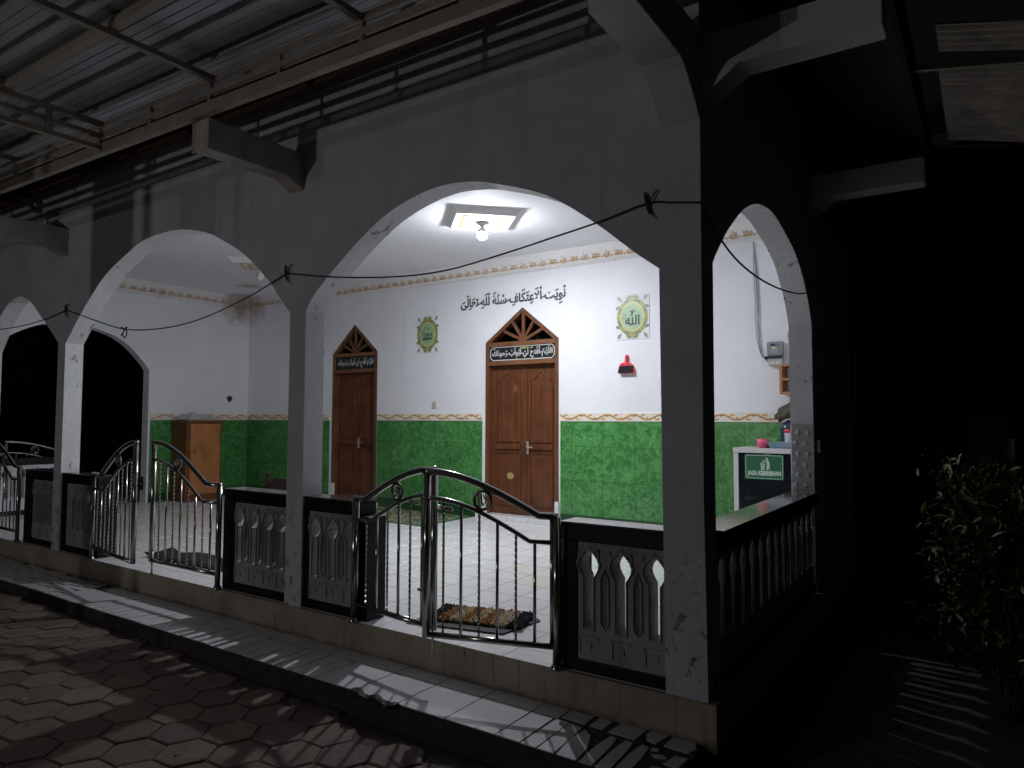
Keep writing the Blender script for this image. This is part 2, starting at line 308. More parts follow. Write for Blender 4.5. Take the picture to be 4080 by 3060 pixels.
# ------------------------------------------------------------------ mesh helpers
class MB:
    """collects shapes into one mesh; each shape may take its own material slot"""
    def __init__(s): s.v = []; s.f = []; s.mi = []; s.sm = []
    def add(s, vs, fs, mi=0, smooth=False):
        o = len(s.v); s.v += [tuple(v) for v in vs]
        for f in fs: s.f.append(tuple(i + o for i in f)); s.mi.append(mi); s.sm.append(smooth)
        return s
    def box(s, x0, x1, y0, y1, z0, z1, mi=0):
        v = [(x, y, z) for z in (z0, z1) for y in (y0, y1) for x in (x0, x1)]
        return s.add(v, [(0, 2, 3, 1), (4, 5, 7, 6), (0, 1, 5, 4), (2, 6, 7, 3), (0, 4, 6, 2), (1, 3, 7, 5)], mi)
    def bar(s, a, b, w, h, mi=0, up=(0, 0, 1)):
        """rectangular bar from a to b, w across, h along up"""
        a = Vector(a); b = Vector(b); d = (b - a).normalized(); u = Vector(up)
        sd = d.cross(u).normalized() * (w / 2); u = sd.cross(d).normalized() * (h / 2)
        v = [p + i * sd + j * u for p in (a, b) for i, j in ((-1, -1), (1, -1), (1, 1), (-1, 1))]
        return s.add(v, [(0, 1, 2, 3), (7, 6, 5, 4), (0, 4, 5, 1), (1, 5, 6, 2), (2, 6, 7, 3), (3, 7, 4, 0)], mi)
    def tube(s, pts, r, n=10, mi=0, twist=False, close=False):
        pts = [Vector(p) for p in pts]; rings = []
        prev = None
        for i, p in enumerate(pts):
            if close: d = (pts[(i + 1) % len(pts)] - pts[i - 1])
            else: d = (pts[min(i + 1, len(pts) - 1)] - pts[max(i - 1, 0)])
            d.normalize()
            if prev is None:
                prev = Vector((0, 0, 1)) if abs(d.z) < 0.9 else Vector((1, 0, 0))
            a = (prev - d * prev.dot(d)).normalized(); prev = a; b = d.cross(a)
            rr = r[i] if isinstance(r, (list, tuple)) else r
            rings.append([p + (a * math.cos(2 * PI * k / n) + b * math.sin(2 * PI * k / n)) * rr for k in range(n)])
        vs = [q for rg in rings for q in rg]; fs = []
        m = len(rings)
        for i in range(m if close else m - 1):
            j = (i + 1) % m
            for k in range(n): fs.append((i * n + k, i * n + (k + 1) % n, j * n + (k + 1) % n, j * n + k))
        if not close: fs += [tuple(range(n))[::-1], tuple((m - 1) * n + k for k in range(n))]
        return s.add(vs, fs, mi, True)
    def twisted(s, a, b, w, mi=0, turns_per_m=28):
        """a square bar twisted along its length"""
        a = Vector(a); b = Vector(b); L = (b - a).length; n = max(8, int(L * turns_per_m * 4)); vs = []; fs = []
        for i in range(n + 1):
            p = a.lerp(b, i / n); t = i / n * L * turns_per_m * PI / 2
            for k in range(4):
                q = t + k * PI / 2; vs.append((p.x + math.cos(q) * w * .7, p.y + math.sin(q) * w * .7, p.z))
        for i in range(n):
            for k in range(4): fs.append((i * 4 + k, i * 4 + (k + 1) % 4, i * 4 + 4 + (k + 1) % 4, i * 4 + 4 + k))
        return s.add(vs, fs, mi)
    def prism(s, poly, a, b, plane='xz', mi=0):
        """polygon (simple) in plane, extruded between a and b on the third axis"""
        def P(u, v, w): return {'xz': (u, w, v), 'yz': (w, u, v), 'xy': (u, v, w)}[plane]
        n = len(poly)
        v = [P(u, w, a) for u, w in poly] + [P(u, w, b) for u, w in poly]
        return s.add(v, [tuple(range(n)), tuple(range(2 * n - 1, n - 1, -1))] + [(i, i + n, (i + 1) % n + n, (i + 1) % n) for i in range(n)], mi)
    def lathe(s, prof, c=(0, 0, 0), n=20, mi=0, smooth=True):
        """profile [(r,z)] turned about z"""
        vs = []; fs = []
        for r, z in prof:
            for k in range(n): vs.append((c[0] + r * math.cos(2 * PI * k / n), c[1] + r * math.sin(2 * PI * k / n), c[2] + z))
        for i in range(len(prof) - 1):
            for k in range(n): fs.append((i * n + k, i * n + (k + 1) % n, (i + 1) * n + (k + 1) % n, (i + 1) * n + k))
        fs.append(tuple(range(n))[::-1]); fs.append(tuple((len(prof) - 1) * n + k for k in range(n)))
        return s.add(vs, fs, mi, smooth)
    def ribbon(s, pts, w, mi=0, y=0.0, t=0.004):
        """raised flat stroke in the xz plane, facing -y; pts (x,z), w a width or list"""
        n = len(pts); vs = []
        for i, (x, z) in enumerate(pts):
            x0, z0 = pts[max(0, i - 1)]; x1, z1 = pts[min(n - 1, i + 1)]
            dx, dz = x1 - x0, z1 - z0; l = math.hypot(dx, dz) or 1
            ww = (w[i] if isinstance(w, (list, tuple)) else w) / 2
            nx, nz = -dz / l * ww, dx / l * ww
            vs += [(x + nx, y - t, z + nz), (x - nx, y - t, z - nz), (x + nx * 1.15, y, z + nz * 1.15), (x - nx * 1.15, y, z - nz * 1.15)]
        fs = []
        for i in range(n - 1):
            a = i * 4; b = a + 4
            fs += [(a, a + 1, b + 1, b), (a + 2, a, b, b + 2), (a + 1, a + 3, b + 3, b + 1)]
        return s.add(vs, fs, mi)
    def build(s, name, mats, parent=None, bevel=0.0, loc=None, rot=None, recalc=True):
        me = bpy.data.meshes.new(name); me.from_pydata(s.v, [], s.f)
        if not isinstance(mats, (list, tuple)): mats = [mats]
        for m in mats: me.materials.append(m)
        me.polygons.foreach_set('material_index', s.mi); me.polygons.foreach_set('use_smooth', s.sm)
        if recalc:
            bm = bmesh.new(); bm.from_mesh(me); bmesh.ops.recalc_face_normals(bm, faces=bm.faces); bm.to_mesh(me); bm.free()
        o = bpy.data.objects.new(name, me); COL.objects.link(o)
        if parent: o.parent = parent
        if loc: o.location = loc
        if rot: o.rotation_euler = rot
        if bevel > 0:
            b = o.modifiers.new('bevel', 'BEVEL'); b.width = bevel; b.segments = 2; b.limit_method = 'ANGLE'; b.angle_limit = 0.6
        return o

def empty(name, loc, label, cat, group=None, rz=0):
    o = bpy.data.objects.new(name, None); COL.objects.link(o); o.location = loc; o.rotation_euler = (0, 0, rz)
    o.empty_display_size = 0.1
    o['label'] = label; o['category'] = cat
    if group: o['group'] = group
    return o
def tag(o, label, cat, group=None):
    o['label'] = label; o['category'] = cat
    if group: o['group'] = group
    return o
def structure(o): o['kind'] = 'structure'; return o
def stuff(o, label, cat): o['kind'] = 'stuff'; o['label'] = label; o['category'] = cat; return o

# text as mesh, one glyph at a time (keeps joined letters free of overlap holes)
_gc = {}
def _tm(body, off):
    c = bpy.data.curves.new('t', 'FONT'); c.body = body; c.size = 1; c.offset = off; c.resolution_u = 3
    o = bpy.data.objects.new('t', c); COL.objects.link(o)
    bpy.context.view_layer.update()
    dg = bpy.context.evaluated_depsgraph_get(); e = o.evaluated_get(dg); me = e.to_mesh()
    vs = [tuple(v.co[:2]) for v in me.vertices]; fs = [tuple(p.vertices) for p in me.polygons]
    e.to_mesh_clear(); bpy.data.objects.remove(o); bpy.data.curves.remove(c)
    return vs, fs
def glyph(ch, off):
    k = (ch, off)
    if k not in _gc:
        vs, fs = _tm(ch, off) if ch != ' ' else ([], [])
        a = max(v[0] for v in _tm('I' + ch + 'I', 0)[0]); b = max(v[0] for v in _tm('II', 0)[0])
        _gc[k] = (vs, fs, a - b)
    return _gc[k]
def text_geo(s, off=0.02):
    x = 0; V = []; F_ = []; cent = []
    for ch in s:
        vs, fs, adv = glyph(ch, off); o = len(V)
        V += [(a + x, b) for a, b in vs]; F_ += [tuple(i + o for i in f) for f in fs]
        cent.append((x + adv / 2, max([b for a, b in vs], default=0), min([b for a, b in vs], default=0))); x += adv
    return V, F_, cent
def put_text(mb, s, x0, x1, z0, z1, y, mi=0, off=0.02, marks=None, marki=None, tilt=0.0):
    """fit text in a box of the xz plane facing -y; optional slanting vowel marks"""
    V, F_, cent = text_geo(s, off)
    ax = min(v[0] for v in V); bx = max(v[0] for v in V); az = min(v[1] for v in V); bz = max(v[1] for v in V)
    sx = (x1 - x0) / (bx - ax); sz = (z1 - z0) / (bz - az)
    T = lambda a, b: (x0 + (a - ax) * sx, y, z0 + (b - az) * sz + tilt * (a - ax) * sx)
    mb.add([T(*v) for v in V], F_, mi)
    if marks:
        for (cx, top, bot), ch in zip(cent, marks):
            px = cx; L_ = 0.17
            if ch == 'a': pts = [(px - L_, top + .12), (px + L_, top + .24)]
            elif ch == 'i': pts = [(px - L_, bot - .22), (px + L_, bot - .10)]
            elif ch == 'u': pts = [(px - .12, top + .1), (px + .05, top + .17), (px + .08, top + .27), (px - .02, top + .28), (px, top + .2)]
            elif ch == 'o': pts = [(px + .07 * math.cos(t), top + .2 + .07 * math.sin(t)) for t in [k * PI / 4 for k in range(9)]]
            elif ch == 'w': pts = [(px - .13, top + .26), (px - .1, top + .12), (px, top + .2), (px + .1, top + .12), (px + .13, top + .28)]
            else: continue
            q = [T(*p) for p in pts]
            w = 0.085 * sz
            mb.ribbon([(p[0], p[2]) for p in q], w, mi if marki is None else marki, y + 0.0005, 0.0008)
BASE = {'ا': (0xFE8D, 0xFE8E, 0, 0), 'أ': (0xFE83, 0xFE84, 0, 0), 'ب': (0xFE8F, 0xFE90, 0xFE91, 0xFE92), 'ت': (0xFE95, 0xFE96, 0xFE97, 0xFE98), 'ح': (0xFEA1, 0xFEA2, 0xFEA3, 0xFEA4),
        'د': (0xFEA9, 0xFEAA, 0, 0), 'ر': (0xFEAD, 0xFEAE, 0, 0), 'س': (0xFEB1, 0xFEB2, 0xFEB3, 0xFEB4), 'ع': (0xFEC9, 0xFECA, 0xFECB, 0xFECC), 'ف': (0xFED1, 0xFED2, 0xFED3, 0xFED4),
        'ك': (0xFED9, 0xFEDA, 0xFEDB, 0xFEDC), 'ل': (0xFEDD, 0xFEDE, 0xFEDF, 0xFEE0), 'م': (0xFEE1, 0xFEE2, 0xFEE3, 0xFEE4), 'ن': (0xFEE5, 0xFEE6, 0xFEE7, 0xFEE8), 'ه': (0xFEE9, 0xFEEA, 0xFEEB, 0xFEEC),
        'و': (0xFEED, 0xFEEE, 0, 0), 'ي': (0xFEF1, 0xFEF2, 0xFEF3, 0xFEF4), 'ى': (0xFEEF, 0xFEF0, 0, 0), 'ة': (0xFE93, 0xFE94, 0, 0)}
def shape(w):
    out = []
    for word in w.split(' '):
        word = word.replace('لا', '\u0001'); s = ''
        B = dict(BASE); B['\u0001'] = (0xFEFB, 0xFEFC, 0, 0)
        for i, c in enumerate(word):
            f = B[c]; pj = i > 0 and B[word[i - 1]][2]; nj = i < len(word) - 1 and f[2]
            s += chr(f[3] if pj and nj else f[1] if pj else f[2] if nj else f[0])
        out.append(s)
    return ' '.join(out)[::-1]

# 2-D outline with holes -> solid panel, made through a filled curve
def cut_panel(outer, holes, depth):
    c = bpy.data.curves.new('c', 'CURVE'); c.dimensions = '2D'; c.fill_mode = 'BOTH'; c.extrude = depth / 2; c.bevel_depth = 0.0
    for poly in [outer] + holes:
        sp = c.splines.new('POLY'); sp.points.add(len(poly) - 1); sp.use_cyclic_u = True
        for p, (u, v) in zip(sp.points, poly): p.co = (u, v, 0, 1)
    o = bpy.data.objects.new('c', c); COL.objects.link(o); bpy.context.view_layer.update()
    e = o.evaluated_get(bpy.context.evaluated_depsgraph_get()); me = e.to_mesh()
    vs = [tuple(v.co) for v in me.vertices]; fs = [tuple(p.vertices) for p in me.polygons]
    e.to_mesh_clear(); bpy.data.objects.remove(o); bpy.data.curves.remove(c)
    return vs, fs

# ------------------------------------------------------------------ camera
f_, yaw, pit, roll, cx, cy, cz = 2788.4858956578933, 0.5975358500896358, 0.05099742721359083, 0.003357750815396526, 1.173597, -3.411928, 1.370389
fw = Vector((-math.sin(yaw) * math.cos(pit), math.cos(yaw) * math.cos(pit), math.sin(pit)))
rt = Vector((math.cos(yaw), math.sin(yaw), 0)); up = rt.cross(fw)
r2 = rt * math.cos(roll) + up * math.sin(roll); u2 = -rt * math.sin(roll) + up * math.cos(roll)
cam = bpy.data.cameras.new('camera'); cam.sensor_width = 36; cam.lens = 36 * f_ / 4080; cam.clip_start = 0.05; cam.clip_end = 300
co = bpy.data.objects.new('camera', cam); COL.objects.link(co)
co.matrix_world = Matrix(((r2.x, u2.x, -fw.x, cx), (r2.y, u2.y, -fw.y, cy), (r2.z, u2.z, -fw.z, cz), (0, 0, 0, 1)))
sc.camera = co

# ------------------------------------------------------------------ the building
D = 4.56        # back wall
XL = -10.178    # left wall inner face
T = 0.178       # thickness of arcade
CE = 3.60       # ceiling
B = empty('mosque_veranda', (-5, 2.2, 0), 'white mosque veranda with rounded arches, green tiled walls and pillars', 'veranda')
Binv = Matrix.Translation((5, -2.2, 0))
def part(mb, name, mats, parent=None, bevel=0.0):
    """world-coordinate mesh parented under the building (or one of its parts)"""
    o = mb.build(name, mats, parent or B, bevel)
    if parent is None: o.matrix_parent_inverse = Binv
    return o

archA = [(-3.005, 2.17), (-2.98, 2.21), (-2.91, 2.29), (-2.76, 2.41), (-2.58, 2.54), (-2.43, 2.64), (-2.22, 2.755), (-2.0, 2.83), (-1.82, 2.865), (-1.64, 2.875), (-1.43, 2.85), (-1.27, 2.805), (-1.05, 2.73), (-0.84, 2.63), (-0.6, 2.46), (-0.43, 2.32), (-0.34, 2.245), (-0.28, 2.2), (-0.225, 2.16)]
archB = [(-6.82, 2.155), (-6.52, 2.43), (-6.21, 2.67), (-5.98, 2.81), (-5.69, 2.925), (-5.41, 3.02), (-5.2, 3.05), (-5.01, 3.06), (-4.82, 3.055), (-4.64, 3.035), (-4.31, 2.96), (-4.06, 2.85), (-3.76, 2.69), (-3.44, 2.44), (-3.34, 2.33), (-3.183, 2.17)]
archC = [(-8.91, 2.17), (-8.6, 2.5), (-8.35, 2.68), (-8.2, 2.74), (-8.05, 2.765), (-7.92, 2.755), (-7.69, 2.67), (-7.43, 2.49), (-7.29, 2.4), (-6.985, 2.17)]
def smooth_arch(a, n=3):
    """Catmull-Rom through the points so the curve shows no facets"""
    P = [a[0]] + a + [a[-1]]; out = []
    for i in range(1, len(P) - 2):
        p0, p1, p2, p3 = P[i - 1], P[i], P[i + 1], P[i + 2]
        for k in range(n):
            t = k / n; q = []
            for j in (0, 1):
                q.append(0.5 * (2 * p1[j] + (p2[j] - p0[j]) * t + (2 * p0[j] - 5 * p1[j] + 4 * p2[j] - p3[j]) * t * t + (3 * p1[j] - p0[j] - 3 * p2[j] + p3[j]) * t ** 3))
            out.append(tuple(q))
    out.append(a[-1]); return out
archA, archB, archC = smooth_arch(archA), smooth_arch(archB), smooth_arch(archC)
HT = 3.97
poly = [(-13.2, 0.0), (-9.09, 0.0), (-9.09, 0.0)]
poly = [(-13.2, 0.0)] + [(-8.91, 0.0)] + archC + [(-6.985, -.0025)] + [(-6.82, -.0025)] + archB + [(-3.19, -.0025), (-3.005, -.0025)] + archA + [(-0.205, -.0025), (0.012, -.0025), (0.008, 0.35), (0.0, 0.95), (0.0, HT), (-13.2, HT)]
fwall = MB(); n = len(poly)
fwall.add([(x, 0, z) for x, z in poly] + [(x, T, z) for x, z in poly], [tuple(range(n))], 0)
fwall.add([(x, T, z) for x, z in poly], [tuple(range(n))[::-1]], 1)
for i in range(n):
    j = (i + 1) % n
    outer = poly[i][0] >= -0.001 and poly[j][0] >= -0.001
    (x0, z0), (x1, z1) = poly[i], poly[j]
    fwall.add([(x0, 0, z0), (x1, 0, z1), (x1, T, z1), (x0, T, z0)], [(0, 1, 2, 3)], 0 if outer or abs(z0 - HT) < .01 else 1)
part(fwall, 'front_arcade', [M['facade'], M['reveal']])

archD = smooth_arch([(0.15, 2.17), (0.22, 2.24), (0.38, 2.38), (0.52, 2.48), (0.71, 2.60), (0.87, 2.675), (1.05, 2.735), (1.27, 2.77), (1.51, 2.77), (1.77, 2.72), (1.98, 2.67), (2.15, 2.61), (2.26, 2.555), (2.46, 2.40), (2.57, 2.27), (2.645, 2.16)])
yz = [(2.65, 0.0), (4.9, 0.0), (4.9, HT), (T, HT), (T, 2.20)] + archD[2:] + [(2.645, 0.0)][:0]
yz = [(2.65, 0.0), (4.9, 0.0), (4.9, HT), (T + .001, HT), (T + .001, 2.195)] + [p for p in archD if p[0] > T + .02]
sw = MB(); n = len(yz)
sw.add([(0, y, z) for y, z in yz], [tuple(range(n))], 0)
sw.add([(-T, y, z) for y, z in yz], [tuple(range(n))[::-1]], 1)
for i in range(n):
    j = (i + 1) % n; (y0, z0), (y1, z1) = yz[i], yz[j]
    sw.add([(0, y0, z0), (0, y1, z1), (-T, y1, z1), (-T, y0, z0)], [(0, 1, 2, 3)], 1)
part(sw, 'side_arcade', [M['facade'], M['reveal']])
# diamond-pattern tiles on the reveal of the far side pillar
tl = MB(); tl.box(-0.165, 0.004, 2.632, 2.645, 0.80, 1.345)
k = 0
for r in range(6):
    for cidx in range(2):
        cx_ = -0.135 + cidx * 0.075 + (0.02 if r % 2 else 0); cz_ = 0.845 + r * 0.085; s_ = 0.034
        tl.add([(cx_ - s_, 2.6319, cz_), (cx_, 2.6319, cz_ - s_), (cx_ + s_, 2.6319, cz_), (cx_, 2.6319, cz_ + s_), (cx_, 2.623, cz_)], [(0, 1, 4), (1, 2, 4), (2, 3, 4), (3, 0, 4)])
part(tl, 'pillar_tile', mat('grey_relief_tile', (0.36, 0.36, 0.37), 0.35, var=0.15, vscale=20))

# back wall with two pointed door openings
doors = [(-7.87, -6.84, -7.36), (-4.70, -3.505, -4.08)]
bp = [(XL, 0.0)]
for a, b, c in doors: bp += [(a, 0.0), (a, 2.455), (c, 2.915), (b, 2.455), (b, 0.0)]
bp += [(0.0, 0.0), (0.0, CE + 0.1), (XL, CE + 0.1)]
part(MB().prism(bp, D, D + 0.22), 'back_wall', M['wall'])
# left wall with an arched opening
lp = smooth_arch([(0.30, 2.16), (0.45, 2.32), (0.60, 2.45), (0.87, 2.63), (1.17, 2.75), (1.5, 2.79), (1.8, 2.765), (2.11, 2.68), (2.25, 2.61), (2.4, 2.50), (2.59, 2.31), (2.705, 2.16)])
lw = [(T + .002, 0), (0.30, 0)] + lp + [(2.705, 0), (D, 0), (D, CE + .1), (T + .002, CE + .1)]
lwm = MB(); n = len(lw)
lwm.add([(XL, y, z) for y, z in lw], [tuple(range(n))], 0)
lwm.add([(XL - T, y, z) for y, z in lw], [tuple(range(n))[::-1]], 0)
for i in range(n):
    j = (i + 1) % n; (y0, z0), (y1, z1) = lw[i], lw[j]
    lwm.add([(XL, y0, z0), (XL, y1, z1), (XL - T, y1, z1), (XL - T, y0, z0)], [(0, 1, 2, 3)], 0)
part(lwm, 'left_wall', M['wall'])
part(MB().box(XL - 0.1, -T - .002, T + .002, D, CE, CE + 0.08), 'ceiling', M['wall'])
part(MB().box(-13.2, 0.055, -0.012, 4.9, -0.6, -0.003), 'plinth', M['plinth'])
part(MB().box(XL - T, -0.001, 0.018, D, -0.0025, 0.0), 'tiled_floor', M['floor'])
for a, b in ((-2.44, -.818), (-6.07, -3.975), (-8.91, -7.715)): part(MB().box(a, b, -.016, .0175, -.0025, 0.0), 'threshold_tile', M['floor'])
for a, b in ((-4.78, -3.44), (-7.92, -6.79)): part(MB().box(a, b, 4.43, 4.72, 0.001, 0.065), 'door_step', M['floor'], bevel=0.004)
# tiled dado, skirting and border
def dado(x0, x1, m, name='tiled_dado'):
    return part(MB().box(x0, x1, D - 0.012, D - 0.001, 0.15, 1.345), name, m)
g1 = dado(XL + .013, -7.93, M['green_a']); dado(-6.82, -4.755, M['green_a']); dado(-3.475, -0.18, M['green_b'])
part(MB().box(XL + .001, XL + .012, 2.74, D - .014, 0.15, 1.345), 'tiled_dado', M['green_l'])
for a, b in ((XL + .018, -7.93), (-6.82, -4.755), (-3.475, -0.18)): part(MB().box(a, b, D - 0.016, D - .0015, 0.001, 0.149), 'skirting', M['green_dark'])
part(MB().box(XL + .001, XL + .016, 2.74, D - .018, 0.001, 0.149), 'skirting', M['green_dark'])
def scroll(mb, x0, x1, zc, yy, swap=None):
    """leafy scroll: a running wave with curls, gold on cream"""
    P_ = 0.36; tmp = MB(); x = x0
    n = int((x1 - x0) / 0.012)
    pts = [(x0 + i * 0.012, zc + 0.030 * math.sin(2 * PI * (x0 + i * 0.012) / P_)) for i in range(n)]
    w = [0.011 + 0.008 * abs(math.sin(4 * PI * p[0] / P_)) for p in pts]
    tmp.ribbon(pts, w, 0, yy, 0.004)
    tmp.ribbon([(p[0] + .03, zc + 0.027 * math.sin(2 * PI * p[0] / P_ + .8)) for p in pts], 0.007, 0, yy + .0005, 0.003)
    k0 = math.ceil(x0 / (P_ / 2)); k = k0
    while k * P_ / 2 < x1 - 0.07:
        xc = k * P_ / 2 + 0.02; sg = 1 if k % 2 else -1
        if xc > x0 + 0.07:
            sp = [(xc + (0.034 - 0.0042 * i) * math.cos(0.55 * i) * 1.15, zc + sg * 0.004 + sg * (0.034 - 0.0042 * i) * math.sin(0.55 * i + 0.4)) for i in range(8)]
            tmp.ribbon(sp, 0.013, 0, yy, 0.0045)
            for q in range(4):
                a = -1.1 + q * 0.75
                tmp.ribbon([(xc + .065, zc - sg * .010), (xc + .065 + .030 * math.cos(a), zc - sg * (.012 + .028 * math.sin(a + .8)))], [0.015, 0.004], 0, yy, 0.003)
        k += 1
    vs = tmp.v if swap is None else [swap(v) for v in tmp.v]
    mb.add(vs, tmp.f)
segs = ((XL + .020, -7.93), (-6.82, -4.75), (-3.48, -0.18))
for a, b in segs:
    bo = part(MB().box(a, b, D - 0.018, D - .001, 1.353, 1.462), 'border_strip', M['cream'], bevel=0.004)
    sm_ = MB(); scroll(sm_, a + .01, b - .01, 1.408, D - 0.0182); part(sm_, 'scroll_ornament', M['gold'], bo)
bo = part(MB().box(XL + .001, XL + .018, 2.73, D - .019, 1.353, 1.462), 'border_strip', M['cream'], bevel=0.004)
sm_ = MB(); scroll(sm_, 2.75, D - .03, 1.408, 0, swap=lambda v: (XL + 0.0182 - v[1], v[0], v[2])); part(sm_, 'scroll_ornament', M['gold'], bo)
# cornice with raised writing
prof = [(0.0, 3.385), (0.012, 3.388), (0.018, 3.40), (0.03, 3.405), (0.035, 3.425), (0.095, 3.555), (0.102, 3.56), (0.104, 3.575), (0.115, 3.58), (0.118, CE)]
cn = MB()
def sweep(mb, pts2, a, b, axis):
    n = len(pts2); vs = []
    for w in (a, b):
        for o, z in pts2:
            vs.append((w, D - o, z) if axis == 'x' else (XL + o, w, z) if axis == 'y' else (-T - o, w, z))
    mb.add(vs, [(i, i + 1, n + i + 1, n + i) for i in range(n - 1)])
sweep(cn, prof, XL, -T, 'x'); sweep(cn, prof, T, D, 'y')
# row of small tongues along the foot of the cornice
x = XL + 0.15
while x < -T - 0.05:
    cn.box(x, x + 0.022, D - 0.040, D - 0.018, 3.407, 3.437); x += 0.040
y_ = 0.3
while y_ < D - 0.1:
    cn.box(XL + 0.018, XL + 0.040, y_, y_ + 0.022, 3.407, 3.437); y_ += 0.040
cno = part(cn, 'cornice', M['cornice'])
w1 = text_geo(shape('محمد'), 0.022); w2 = text_geo(chr(0xFDF2), 0.022)
def fit(geo, w, h):
    V, F_, _ = geo; ax = min(v[0] for v in V); bx = max(v[0] for v in V); az = min(v[1] for v in V); bz = max(v[1] for v in V)
    return [((v[0] - ax) / (bx - ax) * w, (v[1] - az) / (bz - az) * h) for v in V], F_
w1 = fit(w1, 0.115, 0.085); w2 = fit(w2, 0.095, 0.100)
dot = ([(0.012 * math.cos(k * PI / 3) + .012, 0.012 * math.sin(k * PI / 3) + .012) for k in range(6)], [(0, 1, 2, 3, 4, 5)])
sl = Vector((0.060, 0.130)).normalized()
def cornice_text(mb, u0, u1, f):
    u = u0
    while u + 0.34 < u1:
        for g, du, dv in ((w1, 0.0, 0.018), (dot, 0.128, 0.018), (w2, 0.165, 0.012), (dot, 0.275, 0.018)):
            mb.add([f(u + du + a, dv + b) for a, b in g[0]], g[1])
            mb.add([f(u + du + a + .004, dv + b - .003, -.0035) for a, b in g[0]], g[1], 1)
        u += 0.318
ct = MB()
cornice_text(ct, XL + 0.2, -T - 0.12, lambda u, v, e=0: (u, D - (0.035 + sl.x * v) - 0.006 - e, 3.425 + sl.y * v - 0.002))
cornice_text(ct, 0.4, D - 0.12, lambda u, v, e=0: (XL + (0.035 + sl.x * v) + 0.006 + e, u, 3.425 + sl.y * v - 0.002))
part(ct, 'cornice_lettering', [M['gold'], M['cornice']], cno)

